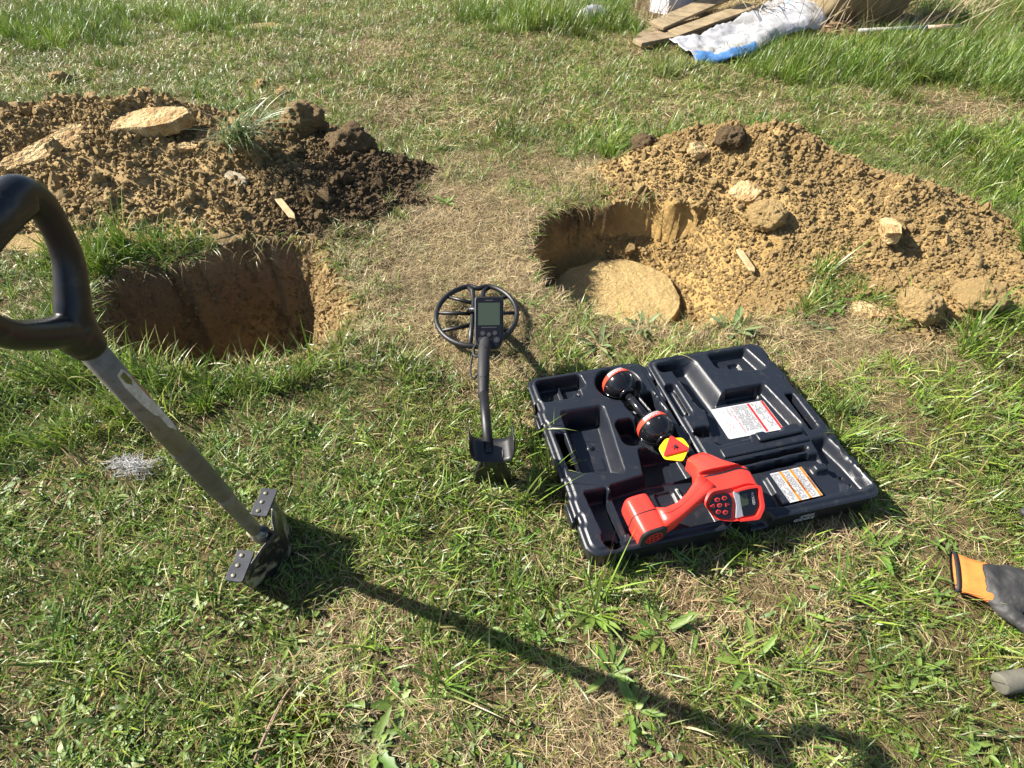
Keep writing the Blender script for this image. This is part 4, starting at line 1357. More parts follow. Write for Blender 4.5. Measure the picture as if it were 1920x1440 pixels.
# hood round the display
hood_o = smooth_outline([(0.002, 0.0195), (0.036, 0.024), (0.0635, 0.021), (0.0640, -0.025), (0.048, -0.0475), (0.0, -0.043)], 0.006, 3)
hood_i = smooth_outline([(0.004, 0.0180), (0.036, 0.0195), (0.0570, 0.018), (0.0575, -0.022), (0.044, -0.041), (0.0, -0.0400)], 0.006, 3)
n = len(hood_o)
vs = [face_pt(x, y, -0.004) for x, y in hood_o] + [face_pt(x, y, 0.0085) for x, y in hood_o] + [face_pt(x * 0.995, y * 0.97, 0.0085) for x, y in hood_i] + [face_pt(x, y, -0.004) for x, y in hood_i]
fs = []
for i in range(n):
    j = (i + 1) % n
    if i == n - 1 or (hood_o[i][0] < 0.006 and hood_o[j][0] < 0.006): continue
    fs += [(i, j, n + j, n + i), (n + i, n + j, 2 * n + j, 2 * n + i), (2 * n + i, 2 * n + j, 3 * n + j, 3 * n + i)]
cpart(loc, part("display_hood", vs, fs, M_red, loc, autosmooth=45))
# handle: from the head down to the battery pod
def ell(c, d, w, h, n=28, p=4.6, up=(0, 0, 1)):
    d = Vector(d).normalized(); u = Vector(up); u = (u - d * u.dot(d)).normalized(); a = d.cross(u)
    out = []
    for k in range(n):
        t = 2 * math.pi * k / n; cx, cy = math.cos(t), math.sin(t)
        q = (abs(cx) ** p + abs(cy) ** p) ** (-1 / p)
        out.append(Vector(c) + a * (cx * q * w / 2) + u * (cy * q * h / 2))
    return out


hp = [((0.312, -0.498, 0.136), 0.056, 0.056), ((0.292, -0.508, 0.136), 0.042, 0.044), ((0.265, -0.524, 0.134), 0.034, 0.034), ((0.232, -0.541, 0.131), 0.032, 0.032), ((0.200, -0.552, 0.127), 0.042, 0.042), ((0.178, -0.552, 0.122), 0.052, 0.055)]
rings = []
for i, (c, w, h_) in enumerate(hp):
    d = Vector(hp[min(i + 1, len(hp) - 1)][0]) - Vector(hp[max(i - 1, 0)][0])
    rings.append(ell(c, d, w, h_))
v, f = ring_loft(rings); cpart(loc, part("handle", v, f, M_red, loc))
b = MB(); b.tube([tuple(Vector(c) + Vector((0, 0.002, h_ / 2 - 0.0006))) for c, w, h_ in hp], 0.0012, 6); cpart(loc, b.obj("seam", M_rubber, loc))
# battery pod, its capped end towards the viewer
PD = Vector((0.10, -1.0, -0.06)).normalized(); PC = Vector((0.146, -0.530, 0.108))


def pod_ring(s, k, kz=1.0): return ell(PC + PD * s, PD, 0.066 * k, 0.074 * k * kz, 40, 4.2)


v, f = ring_loft([pod_ring(-0.046, 0.78), pod_ring(-0.043, 0.90), pod_ring(-0.036, 0.95), pod_ring(0.004, 0.98), pod_ring(0.004, 1.02), pod_ring(0.038, 1.02), pod_ring(0.046, 1.0)])
cpart(loc, part("battery_pod", v, f, M_red, loc, autosmooth=45))
v, f = ring_loft([pod_ring(0.0015, 0.99), pod_ring(0.0015, 1.035), pod_ring(0.0045, 1.035), pod_ring(0.0045, 0.99)]); cpart(loc, part("gasket", v, f, M_rubber, loc, autosmooth=40))
v, f = ring_loft([pod_ring(0.045, 1.0), pod_ring(0.050, 0.985), pod_ring(0.053, 0.93), pod_ring(0.0535, 0.90)]); cap = cpart(loc, part("end_cap", v, f, M_rubber, loc, autosmooth=50))
# round grid emblem on the end cap
pu = Vector((0, 0, 1)); pu = (pu - PD * pu.dot(PD)).normalized(); pa = pu.cross(PD) * -1


def cap_pt(x, y): return PC + PD * 0.0545 + pa * x + pu * y


b = MB()
b.tube([cap_pt(0.020 * math.cos(t), 0.020 * math.sin(t) + 0.006) for t in np.linspace(0, 6.283, 25)], 0.0011, 5)
for x in (-0.008, 0.002, 0.011): b.tube([cap_pt(x - 0.004 + 0.008 * s, 0.006 + (s * 2 - 1) * math.sqrt(max(0, 0.0195 ** 2 - (x - 0.004 + 0.008 * s) ** 2)) * 0.9) for s in (0, 0.5, 1)], 0.0011, 5)
for y in (-0.006, 0.006): b.tube([cap_pt(-math.sqrt(0.0195 ** 2 - y * y), 0.006 + y), cap_pt(math.sqrt(0.0195 ** 2 - y * y), 0.006 + y)], 0.0011, 5)
b.obj("emblem", M_redtag, cap)

# clip-on markers over the mast
yt = case_empty("marker_chip", 0.297, 0.366, 0.118)
tag(yt, "yellow six sided marker chip under the red triangle on the mast", "marker chip")
tilt = Matrix.Translation((0.297, -0.366, 0.121)) @ Matrix.Rotation(math.radians(7), 4, 'X')
yo = smooth_outline([(-0.040, 0.010), (-0.011, 0.034), (0.034, 0.027), (0.040, -0.003), (0.006, -0.039), (-0.037, -0.024)], 0.008, 3)
b = MB(); b.prism(yo, 0.0, 0.0035, tilt); cpart(yt, b.obj("plate", M_yellow, yt, bevel=0.001, autosmooth=40))
rt = case_empty("marker_chip", 0.296, 0.360, 0.125)
tag(rt, "red triangular marker chip with a star hole on top of the yellow chip", "marker chip")
ro = smooth_outline([(0.004, 0.040), (0.038, -0.012), (-0.041, -0.018)], 0.011, 4)
b = MB(); b.prism(ro, 0.0045, 0.0085, tilt); cpart(rt, b.obj("plate", M_redtag, rt, bevel=0.001, autosmooth=40))
b = MB()
for k in range(7):
    a = 6.283 * k / 7 + 0.3
    b.prism([(0.001 + math.cos(a) * r1 + math.sin(a) * w1, 0.002 + math.sin(a) * r1 - math.cos(a) * w1) for r1, w1 in ((0.002, -0.0009), (0.0105, -0.0009), (0.0105, 0.0009), (0.002, 0.0009))], 0.0088, 0.0090 + 0.0002 * k, tilt)
b.prism([(0.001 + 0.004 * math.cos(t), 0.002 + 0.004 * math.sin(t)) for t in np.linspace(0, 6.283, 13)[:-1]], 0.0088, 0.0120, tilt)
cpart(rt, b.obj("star_hole", M_black, rt, smooth=False))
# ------------------------------------------------------------------ shovel stuck in the turf
M_shaft, t, p, _ = nt("worn_grey_shaft")
f = noise_fac(t, 14, 6, 0.65, 0.35, 0.7); f2 = noise_fac(t, 60, 6, 0.7, 0.5, 0.75)
c = mixcol(t, f, (0.20, 0.188, 0.160), (0.13, 0.118, 0.095)); c = mixcol(t, f2, c, (0.085, 0.068, 0.05))
t.links.new(c, p.inputs["Base Color"]); p.inputs["Roughness"].default_value = 0.5; p.inputs["Metallic"].default_value = 0.25
add_bump(t, p, noise_fac(t, 120, 4, 0.6, 0.2, 0.8), 0.15, 0.002)
M_sleeve = simple("worn_grey_sleeve", (0.15, 0.142, 0.125), 0.55, (0.085, 0.078, 0.066), 22, 0.35, 0.7, metal=0.2, bump=0.2, bscale=90)
M_grip = plastic("grip_plastic", (0.010, 0.011, 0.014), 0.33, 0.10, 500, 0.4, 0.14)
M_blade_m, t, p, _ = nt("painted_blade")
f = noise_fac(t, 20, 8, 0.72, 0.50, 0.60, dist=0.6)
c = mixcol(t, f, (0.018, 0.018, 0.018), (0.33, 0.29, 0.19))
t.links.new(c, p.inputs["Base Color"]); p.inputs["Roughness"].default_value = 0.42
add_bump(t, p, noise_fac(t, 70, 6, 0.7, 0.2, 0.8), 0.35, 0.003)
M_mud = simple("dried_mud", (0.34, 0.29, 0.19), 0.9, (0.22, 0.18, 0.11), 60, bump=0.6, bscale=150)
M_bluepad = plastic("step_pad", (0.018, 0.021, 0.030), 0.40, 0.12, 600, 0.5, 0.30)
M_rivet = simple("rivet", (0.20, 0.19, 0.13), 0.5, (0.05, 0.045, 0.035), 200, metal=0.5)

SB = Vector((-0.560, 0.672, 0.10)); ST = Vector((-0.510, 0.522, 0.800))      # socket bottom and grip collar
sd = (ST - SB).normalized()
shov = empty("shovel", (-0.575, 0.66, 0.0))
tag(shov, "upright shovel with black D grip and grey shaft stuck in the grass", "shovel")


def sp_(o): o.location = -shov.location; return o


def on(k, off=Vector((0, 0, 0))): return SB.lerp(ST, k) + off


b = MB(); b.tube([on(0.50), on(1.02)], [0.0158, 0.0160], 24); shaft = sp_(b.obj("shaft", M_shaft, shov))
b = MB(); b.tube([on(0.36), on(0.40), on(0.62), on(0.625), on(0.627)], [0.0155, 0.0172, 0.0172, 0.0168, 0.0155], 24); sp_(b.obj("sleeve", M_sleeve, shov, autosmooth=40))
b = MB(); b.tube([on(0.05), on(0.16), on(0.30), on(0.385)], [0.0130, 0.0142, 0.0152, 0.0156], 24, sx=1.0); sock = sp_(b.obj("socket", M_shaft, shov))
# torn sticker on the side of the shaft that faces the camera
cam_dir = (Vector((0, 0, CAM_H)) - on(0.8)); sx_ = sd.cross(cam_dir).normalized(); sn = sx_.cross(sd).normalized() * -1
if sn.dot(cam_dir) < 0: sn = -sn


def wrap(name, poly, k0, length, mat, parent, r, a0, lift):
    """flat outline (x across in radians, y along the shaft) bent onto the shaft; subdivided strip"""
    bm = bmesh.new(); vs = [bm.verts.new((x, y, 0)) for x, y in poly]; bm.faces.new(vs)
    bmesh.ops.triangulate(bm, faces=bm.faces[:]); bmesh.ops.subdivide_edges(bm, edges=bm.edges[:], cuts=3, use_grid_fill=True)
    me = bpy.data.meshes.new(name); bm.to_mesh(me); bm.free(); me.materials.append(mat)
    for v in me.vertices:
        a = a0 + v.co.x
        v.co = on(k0) - sd * (v.co.y * length) + (sx_ * math.sin(a) + sn * math.cos(a)) * (r + lift)
    o = link(name, me, parent); me.update(); return o


stick = wrap("sticker", [(-0.25, 0.0), (0.35, -0.02), (0.75, 0.16), (0.80, 0.50), (0.55, 0.62), (0.62, 0.80), (0.95, 0.92), (0.55, 1.0), (0.1, 0.86), (0.12, 0.66), (-0.10, 0.62), (-0.30, 0.42), (-0.38, 0.15)], 0.935, 0.165, M_white if False else simple("dirty_sticker", (0.52, 0.52, 0.52), 0.5, (0.30, 0.28, 0.25), 90), shov, 0.0160, 0.35, 0.0004)
sp_(stick)
sp_(wrap("sticker_print", [(-0.10, 0.02), (0.35, 0.02), (0.42, 0.14), (0.15, 0.18), (-0.12, 0.12)], 0.935, 0.165, simple("green_print", (0.13, 0.15, 0.03), 0.5, (0.05, 0.06, 0.02), 150), shov, 0.0160, 0.35, 0.0008))
sp_(wrap("sticker_print", [(0.58, 0.12), (0.70, 0.14), (0.78, 0.48), (0.62, 0.46)], 0.935, 0.165, simple("orange_print", (0.42, 0.12, 0.02), 0.5), shov, 0.0160, 0.35, 0.0008))
# D grip: collar that forks into two arms joined by a thick bar
gx = Vector((0.08, 0.995, 0.0)); gx = (gx - sd * gx.dot(sd)).normalized()      # across the grip
gn = gx.cross(sd).normalized()


def gp(x, y, z=0.0): return ST + gx * x + sd * (y * 0.92 + 0.024) + gn * z


# one moulded piece, fused from tubes
b = MB(); b.tube([gp(0, -0.030), gp(0, -0.027), gp(0, 0.0), gp(0, 0.012), gp(0, 0.020), gp(0, 0.024)], [0.0185, 0.0208, 0.0218, 0.0205, 0.0150, 0.0080], 24)
for s in (1, -1):
    pts = spline([(0.003 * s, -0.010, 0), (0.012 * s, 0.020, 0), (0.032 * s, 0.044, 0), (0.054 * s, 0.074, 0), (0.066 * s, 0.110, 0), (0.069 * s, 0.146, 0), (0.058 * s, 0.170, 0), (0.034 * s, 0.174, 0)], 7)
    m = len(pts); rad = [0.0208 - 0.0062 * min(1, 1.9 * i / m) + 0.0050 * max(0, (i / m - 0.6) / 0.4) for i in range(m)]
    b.tube([gp(*q) for q in pts], rad, 18)
pts = [(-0.054, 0.164, 0), (-0.03, 0.171, 0), (0, 0.173, 0), (0.03, 0.171, 0), (0.054, 0.164, 0)]
b.tube([gp(*q) for q in pts], [0.0185, 0.0208, 0.0212, 0.0208, 0.0185], 24)
grip = sp_(b.obj("grip", M_grip, shov))
q_ = grip.modifiers.new("fuse", 'REMESH'); q_.mode = 'VOXEL'; q_.voxel_size = 0.0018; q_.use_smooth_shade = True
q_ = grip.modifiers.new("soft", 'SMOOTH'); q_.factor = 0.5; q_.iterations = 8
# blade
bw = Vector((0.10, 0.995, 0.0)); bw = (bw - sd * bw.dot(sd)).normalized()      # across the blade
bn = bw.cross(sd).normalized()
if bn.x < 0: bn = -bn
NU, NV = 17, 15
vs = []
for j in range(NV):
    tt = j / (NV - 1)                  # 0 top, 1 tip
    half = 0.098 * (1 - 0.10 * tt - 0.55 * max(0, tt - 0.55) ** 1.5 * 2)
    for i in range(NU):
        s = i / (NU - 1) * 2 - 1
        top = 0.030 * (abs(s) < 2) * (1 - abs(s)) ** 1.4
        y = 0.030 + top - tt * 0.30
        cup = 0.038 * (s * s - 0.25) - 0.016 * math.exp(-(s / 0.22) ** 2) * (1 - 0.7 * tt)
        q = SB + bw * (s * half) + sd * y + bn * (0.014 - cup + 0.02 * tt)
        vs.append(q)
fs = [(j * NU + i, j * NU + i + 1, (j + 1) * NU + i + 1, (j + 1) * NU + i) for j in range(NV - 1) for i in range(NU - 1)]
blade = sp_(part("blade", vs, fs, M_blade_m, shov, solid=0.0030))
b = MB(); b.tube([on(0.09, bn * 0.012), SB + sd * 0.02 + bn * 0.018, SB - sd * 0.06 + bn * 0.024, SB - sd * 0.14 + bn * 0.024], [0.0150, 0.0155, 0.012, 0.004], 16, sx=1.0)
sp_(b.obj("blade_rib", M_blade_m, shov))
b = MB(); b.tube([on(0.085, -bn * 0.004), on(0.03, -bn * 0.001), on(-0.03, bn * 0.006)], [0.0150, 0.0152, 0.011], 16); sp_(b.obj("worn_socket_end", M_mud, shov))
for s in (1, -1):
    c0 = SB + bw * (0.072 * s) + sd * 0.034 + bn * (0.0)
    # pad folded back towards the user
    o_ = smooth_outline([(-0.034, -0.032), (-0.006, -0.035), (0.010, -0.030), (0.034, -0.034), (0.036, 0.006), (-0.034, 0.006)], 0.006, 3)
    hz = Vector((0, 0, 1)); pn = (sd * 0.8 + hz * 0.5).normalized(); ex = (bw - pn * bw.dot(pn)).normalized(); ey = pn.cross(ex).normalized()
    if ey.dot(bn) < 0: ey = -ey
    b = MB(); T = Matrix.Translation(c0) @ Matrix(((ex.x, ey.x, pn.x), (ex.y, ey.y, pn.y), (ex.z, ey.z, pn.z))).to_4x4()
    b.prism(o_, 0.0, 0.0045, T)
    pad = sp_(b.obj("step_pad", M_bluepad, shov, bevel=0.0015, autosmooth=40))
    for x in (-0.022, 0.0, 0.022):
        rb = MB(); q = T @ Vector((x, -0.018, 0.0042)); rb.tube([q, q + pn * 0.0016, q + pn * 0.0022], [0.0052, 0.0048, 0.0030], 12); rb.obj("rivet", M_rivet, pad)

# ------------------------------------------------------------------ metal detector
M_det = plastic("detector_black", (0.010, 0.010, 0.011), 0.42, 0.2, 800, 0.5, 0.10)
M_detlcd = plastic("detector_lcd", (0.040, 0.055, 0.038), 0.14, 0.0)
det = empty("metal_detector", (-0.07, 0.94, 0.0))
tag(det, "black metal detector with spoked oval coil and arm cuff on the grass", "metal detector")


def dp(o): o.location = -det.location; return o


DC = Vector((-0.122, 1.572, 0.045)); RX, RY = 0.1385, 0.166
b = MB()
ringp = []
for k in range(65):
    t_ = 2 * math.pi * k / 64
    yy = math.sin(t_); dip = 0.020 * math.exp(-((math.cos(t_)) / 0.16) ** 2) * (yy > 0)
    ringp.append(DC + Vector((RX * math.cos(t_), RY * yy - dip, 0.004 * math.sin(t_))))
b.tube(ringp, 0.0100, 10, cap=False, sx=0.85)
coil = dp(b.obj("search_coil", M_det, det))
def dbar(pts, r, name="coil_spoke", sx=1.0, parent=None, mat=None, n=8):
    m = MB(); m.tube(pts, r, n, sx=sx); return m.obj(name, mat or M_det, parent or coil)
for s in (-1, 1):
    dbar([DC + Vector((0.014 * s, -RY * 0.97, 0)), DC + Vector((0.013 * s, -0.06, 0.002)), DC + Vector((0.013 * s, 0.06, 0.002)), DC + Vector((0.020 * s, RY * 0.80, 0.002)), DC + Vector((0.040 * s, RY * 0.95, 0.002))], 0.0085, "coil_beam")
    for y0, y1 in ((0.062, 0.100), (0.002, 0.006), (-0.060, -0.092)):
        xr = RX * math.sqrt(1 - (y1 / RY) ** 2) - 0.003
        dbar([DC + Vector((0.014 * s, y0, 0)), DC + Vector((xr * s, y1, 0))], [0.0072, 0.0060])
dbar([DC + Vector((-0.026, 0.0, 0.018)), DC + Vector((0.026, 0.0, 0.018))], 0.010, "pivot", n=14)
dbar([DC + Vector((-0.034, 0.0, 0.018)), DC + Vector((-0.026, 0.0, 0.018))], [0.006, 0.009], "pivot_nut", n=8)
# stem from coil to box, grip, rod, cuff
dp(dbar([DC + Vector((0.0, 0.0, 0.018)), (-0.095, 1.46, 0.115), (-0.075, 1.34, 0.155)], 0.0115, "lower_stem", parent=det, n=16))
dp(dbar(spline([(-0.075, 1.36, 0.150), (-0.078, 1.27, 0.160), (-0.080, 1.225, 0.168), (-0.079, 1.15, 0.160), (-0.078, 1.085, 0.135)], 5), [0.019] * 6 + [0.0185] * 5 + [0.017] * 5 + [0.016, 0.0155, 0.015, 0.0148, 0.0145], "grip", parent=det, mat=M_rubber, n=18))
gr = MB()
for k in range(9):
    y = 1.235 - 0.013 * k; gr.tube([(-0.088, y, 0.183 - 0.0016 * k), (-0.079, y - 0.002, 0.1862 - 0.0022 * k), (-0.070, y, 0.183 - 0.0016 * k)], 0.0016, 5)
dp(gr.obj("grip_ridges", M_rubber, det))
dp(dbar([(-0.078, 1.100, 0.142), (-0.070, 1.02, 0.132), (-0.058, 0.90, 0.122)], 0.0130, "upper_rod", parent=det, n=16))
# control box
BB = Vector((-0.068, 1.272, 0.158)); UP = Vector((0, 0.79, 0.613)).normalized(); BX = Vector((1, 0.02, 0)).normalized(); BN = BX.cross(UP).normalized()
TB = Matrix.Translation(BB) @ Matrix(((BX.x, UP.x, BN.x), (BX.y, UP.y, BN.y), (BX.z, UP.z, BN.z))).to_4x4()
bo = smooth_outline([(-0.042, 0.014), (-0.026, -0.010), (0.026, -0.010), (0.042, 0.014), (0.043, 0.150), (-0.043, 0.150)], 0.010, 4)
b = MB(); b.prism(bo, -0.030, 0.0, TB); box = dp(b.obj("control_box", M_det, det, bevel=0.003, segs=3, autosmooth=40))
def bpart(name, o_, z0, z1, mat, parent=box):
    m = MB(); m.prism(o_, z0, z1, TB); return m.obj(name, mat, parent, smooth=False)
bpart("fascia", [(x * 0.90, 0.070 + (y - 0.070) * 0.94) for x, y in bo], -0.001, 0.0008, M_blackgloss)
bpart("screen", smooth_outline(rect(-0.032, 0.062, 0.032, 0.130), 0.002, 2), 0.0005, 0.0014, M_detlcd)
for x, y, r_ in ((-0.018, 0.038, 0.0078), (0.0, 0.034, 0.0070), (0.018, 0.038, 0.0070), (-0.023, 0.018, 0.0090), (0.0, 0.014, 0.0070), (0.023, 0.018, 0.0090)):
    bt = bpart("button", [(x + r_ * math.cos(a), y + r_ * math.sin(a)) for a in np.linspace(0, 6.283, 19)[:-1]], 0.0005, 0.0024, simple("button_grey", (0.022, 0.024, 0.028), 0.45))
    bpart("button_mark", [(x + r_ * 0.35 * math.cos(a), y + r_ * 0.35 * math.sin(a)) for a in np.linspace(0, 6.283, 9)[:-1]], 0.0022, 0.0028, M_inkgrey, bt)
rr_ = random.Random(3)
for y, x0, x1 in ((0.1375, -0.012, 0.011), (0.0555, -0.022, 0.022)):
    m = MB(); x = x0
    while x < x1:
        w = rr_.uniform(0.0014, 0.0026); m.prism(rect(x, y - 0.0014, x + w, y + 0.0014), 0.0006, 0.0013, TB); x += w + 0.0009
    m.obj("small_print", M_inkgrey, box, smooth=False)
# coil cable looping at the left of the grip
b = MB(); b.tube(spline([(-0.105, 1.30, 0.150), (-0.118, 1.25, 0.130), (-0.120, 1.20, 0.120), (-0.110, 1.165, 0.125), (-0.096, 1.160, 0.150)], 6), 0.0032, 8); dp(b.obj("cable", M_rubber, det))
b = MB(); b.tube(spline([(-0.100, 1.29, 0.155), (-0.112, 1.262, 0.155), (-0.108, 1.235, 0.152), (-0.090, 1.230, 0.155)], 6), 0.0042, 8); dp(b.obj("cable", M_rubber, det))
b = MB(); b.tube(spline([(-0.100, 1.31, 0.140), (-0.115, 1.38, 0.120), (-0.105, 1.46, 0.090), (-0.118, 1.53, 0.065)], 6), 0.0030, 8); dp(b.obj("cable", M_rubber, det))
# arm cuff: U shaped sheet
CU = Vector((-0.051, 0.905, 0.128)); cy_ = Vector((0.10, -1, -0.05)).normalized()
sec = spline([(-0.054, 0.070), (-0.053, 0.030), (-0.040, 0.006), (0.0, -0.001), (0.040, 0.006), (0.053, 0.030), (0.054, 0.070)], 6)
vs = []; fs = []; nn = len(sec); ML_ = 7
for j in range(ML_):
    q = j / (ML_ - 1)
    for x, z in sec:
        ycut = 0.036 - 0.010 * (z / 0.07) ** 2
        vs.append(CU + Vector((x, 0, z)) + cy_ * ((q * 2 - 1) * ycut))
for j in range(ML_ - 1):
    for i in range(nn - 1): fs.append((j * nn + i, j * nn + i + 1, (j + 1) * nn + i + 1, (j + 1) * nn + i))
cuff = dp(part("arm_cuff", vs, fs, M_det, det, solid=0.0028))
b = MB(); q = CU + Vector((-0.004, 0.014, 0.001)); b.tube([q, q + Vector((0, 0, 0.002)), q + Vector((0, 0, 0.003))], [0.0055, 0.0052, 0.003], 12); b.obj("screw", M_rivet, cuff)
b = MB(); b.prism(smooth_outline(rect(-0.0025, -0.012, 0.0025, 0.012), 0.001, 2), 0.0, 0.002, Matrix.Translation(CU + Vector((0.028, -0.012, 0.002)))); b.obj("strap_slot", M_inkgrey, cuff)
# stand and battery foot under the cuff
for s in (-1, 1):
    b = MB(); o_ = smooth_outline([(-0.020, 0.0), (0.018, 0.0), (0.014, 0.10), (-0.014, 0.11)], 0.006, 3)
    T = Matrix.Translation((-0.052 + 0.034 * s, 0.905, 0.006)) @ Matrix.Rotation(math.radians(90), 4, 'X') @ Matrix.Rotation(math.radians(14 * s), 4, 'Z')
    b.prism(o_, -0.012, 0.012, T); ft = dp(b.obj("stand_foot", M_det, det, bevel=0.003, autosmooth=40))
b = MB(); b.box((-0.052, 0.915, 0.105), (0.040, 0.075, 0.036)); dp(b.obj("battery_box", M_det, det, bevel=0.006, segs=3, autosmooth=40))
# ------------------------------------------------------------------ stones, clods and odd things on the ground
def gz(x, y): return float(ground_z(np.array([x]), np.array([y]))[0])


def slab(name, outline, thick, mat, loc, rot, label, cat, group=None, seed=0, rough=0.006):
    """broken flat stone: outline prism with a lumpy face"""
    r = random.Random(seed)
    bm = bmesh.new()
    outline = [tuple(v) for v in np.array(spline(list(outline) + [outline[0]], 4))[:-1]]; n = len(outline); rings = []
    outline = [(x * (1 + r.uniform(-0.05, 0.05)), y * (1 + r.uniform(-0.05, 0.05))) for x, y in outline]
    for zz, k in ((-thick / 2, 0.93), (-thick * 0.2, 1.0), (thick * 0.3, 0.99), (thick / 2, 0.93), (thick * 0.52, 0.6), (thick * 0.50, 0.25)):
        rings.append([bm.verts.new((x * k + r.uniform(-1, 1) * rough * 0.5, y * k + r.uniform(-1, 1) * rough * 0.5, zz + r.uniform(-1, 1) * rough * 0.35)) for x, y in outline])
    for a, b_ in zip(rings[:-1], rings[1:]):
        for i in range(n): bm.faces.new((a[i], a[(i + 1) % n], b_[(i + 1) % n], b_[i]))
    bm.faces.new(rings[-1]); bm.faces.new(rings[0][::-1])
    me = bpy.data.meshes.new(name); bm.to_mesh(me); bm.free(); me.materials.append(mat)
    me.polygons.foreach_set("use_smooth", np.ones(len(me.polygons), bool)); me.set_sharp_from_angle(angle=math.radians(35))
    o = link(name, me, None, loc, rot)
    tag(o, label, cat, group)
    return o


def rough_outline(rx, ry, n, seed, k=0.12):
    r = random.Random(seed)
    return [(rx * math.cos(2 * math.pi * i / n) * (1 + r.uniform(-k, k)), ry * math.sin(2 * math.pi * i / n) * (1 + r.uniform(-k, k))) for i in range(n)]


M_disc, t, p, _ = nt("stone_slab_ochre")
f = noise_fac(t, 9, 8, 0.65, 0.35, 0.68); f2 = noise_fac(t, 70, 6, 0.7, 0.45, 0.75)
c = mixcol(t, f, (0.45, 0.310, 0.125), (0.58, 0.415, 0.180)); c = mixcol(t, f2, c, (0.64, 0.50, 0.26))
t.links.new(c, p.inputs["Base Color"]); p.inputs["Roughness"].default_value = 0.92; p.inputs["Specular IOR Level"].default_value = 0.2
add_bump(t, p, noise_fac(t, 24, 10, 0.72, 0.2, 0.8), 1.0, 0.030)
# round stone cover, a dense top so that its edge can be chipped
r = random.Random(12); bm = bmesh.new(); NR, NA = 10, 72
edge = [0.272 * (1 + 0.020 * math.sin(3 * a + 1) + 0.014 * math.sin(7 * a) + r.uniform(-0.010, 0.010)) for a in np.linspace(0, 2 * math.pi, NA + 1)[:-1]]
cen = bm.verts.new((0, 0, 0.002)); prev = None
for j in range(1, NR + 4):
    ring = []
    for i in range(NA):
        a = 2 * math.pi * i / NA; k = min(j, NR) / NR * (0.985 if j <= NR else (1.0, 1.0, 0.97)[j - NR - 1])
        z = 0.004 * math.sin(5 * k * edge[i] * math.cos(a) * 9) * k + r.uniform(-0.0015, 0.0015) if j <= NR else (-0.008, -0.045, -0.055)[j - NR - 1] + r.uniform(-0.003, 0.003)
        ring.append(bm.verts.new((edge[i] * k * math.cos(a), edge[i] * k * math.sin(a), z)))
    for i in range(NA):
        if prev is None: bm.faces.new((cen, ring[i], ring[(i + 1) % NA]))
        else: bm.faces.new((prev[i], ring[i], ring[(i + 1) % NA], prev[(i + 1) % NA]))
    prev = ring
bm.faces.new(prev[::-1])
me = bpy.data.meshes.new("stone_cover"); bm.to_mesh(me); bm.free(); me.materials.append(M_disc)
me.polygons.foreach_set("use_smooth", np.ones(len(me.polygons), bool)); me.set_sharp_from_angle(angle=math.radians(40))
disc = link("stone_cover", me, None, (0.455, 2.040, -0.212), (math.radians(2.0), math.radians(-2.5), 0.4))
tag(disc, "large round ochre stone slab lying in the bottom of the right pit", "stone slab")

slab("flat_stone", [(-0.19, 0.0), (-0.14, 0.07), (-0.02, 0.10), (0.12, 0.075), (0.19, 0.03), (0.17, -0.04), (0.09, -0.085), (-0.06, -0.075), (-0.16, -0.05)], 0.055, M_stone, (-1.66, 2.72, gz(-1.66, 2.72) + 0.020), (math.radians(9), math.radians(-6), 0.08),
     "flat pale stone slab resting on top of the brown soil heap", "stone", None, 1)
slab("flat_stone", [(-0.20, -0.04), (-0.18, 0.03), (0.17, 0.06), (0.21, 0.03), (0.20, -0.05), (0.02, -0.07)], 0.05, M_stone, (-2.10, 2.60, gz(-2.10, 2.60) + 0.012), (math.radians(20), math.radians(-10), math.radians(42)),
     "long pale stone plate tilted at the left end of the brown heap", "stone", None, 2)
slab("flat_stone", rough_outline(0.045, 0.03, 8, 3), 0.022, M_stone, (-1.47, 2.60, gz(-1.47, 2.60) + 0.006), (0.2, 0.15, 0.4), "small pale stone just left of the grass clump on the brown heap", "stone", None, 3)
M_greystone = simple("grey_stone", (0.30, 0.25, 0.17), 0.85, (0.20, 0.16, 0.11), 20, bump=0.5, bscale=70, bdist=0.004)
slab("flat_stone", rough_outline(0.062, 0.030, 8, 4), 0.018, M_greystone, (-1.22, 2.44, gz(-1.22, 2.44) + 0.006), (math.radians(28), 0.1, -0.5), "thin greyish stone lying below the grass clump on the brown heap", "stone", None, 4)
slab("flat_stone", [(-0.065, -0.01), (-0.04, 0.03), (0.03, 0.03), (0.07, 0.012), (0.045, -0.022), (-0.03, -0.03)], 0.032, M_stone, (0.665, 2.225, gz(0.665, 2.225) + 0.006), (0.12, -0.05, 0.3), "flat pale stone on the far lip of the ochre pit", "stone", None, 5)
slab("flat_stone", rough_outline(0.06, 0.045, 8, 6), 0.04, M_stone, (0.86, 2.62, gz(0.86, 2.62) + 0.006), (0.3, 0.2, 0.5), "pale stone near the top left of the ochre heap", "stone", None, 6)
slab("flat_stone", [(-0.06, -0.035), (-0.05, 0.035), (0.02, 0.05), (0.065, 0.03), (0.05, -0.045), (0.0, -0.05)], 0.035, M_stone, (1.00, 2.32, gz(1.00, 2.32) + 0.006), (0.45, 0.1, -0.7), "angular pale stone on the ochre slope above the pit", "stone", None, 7)
slab("flat_stone", [(-0.075, -0.028), (-0.07, 0.022), (0.06, 0.034), (0.08, 0.0), (0.07, -0.03)], 0.05, M_stone, (1.455, 1.985, gz(1.455, 1.985) + 0.035), (math.radians(78), 0.2, math.radians(70)), "upright block of stone standing out of the ochre heap", "stone", None, 8)
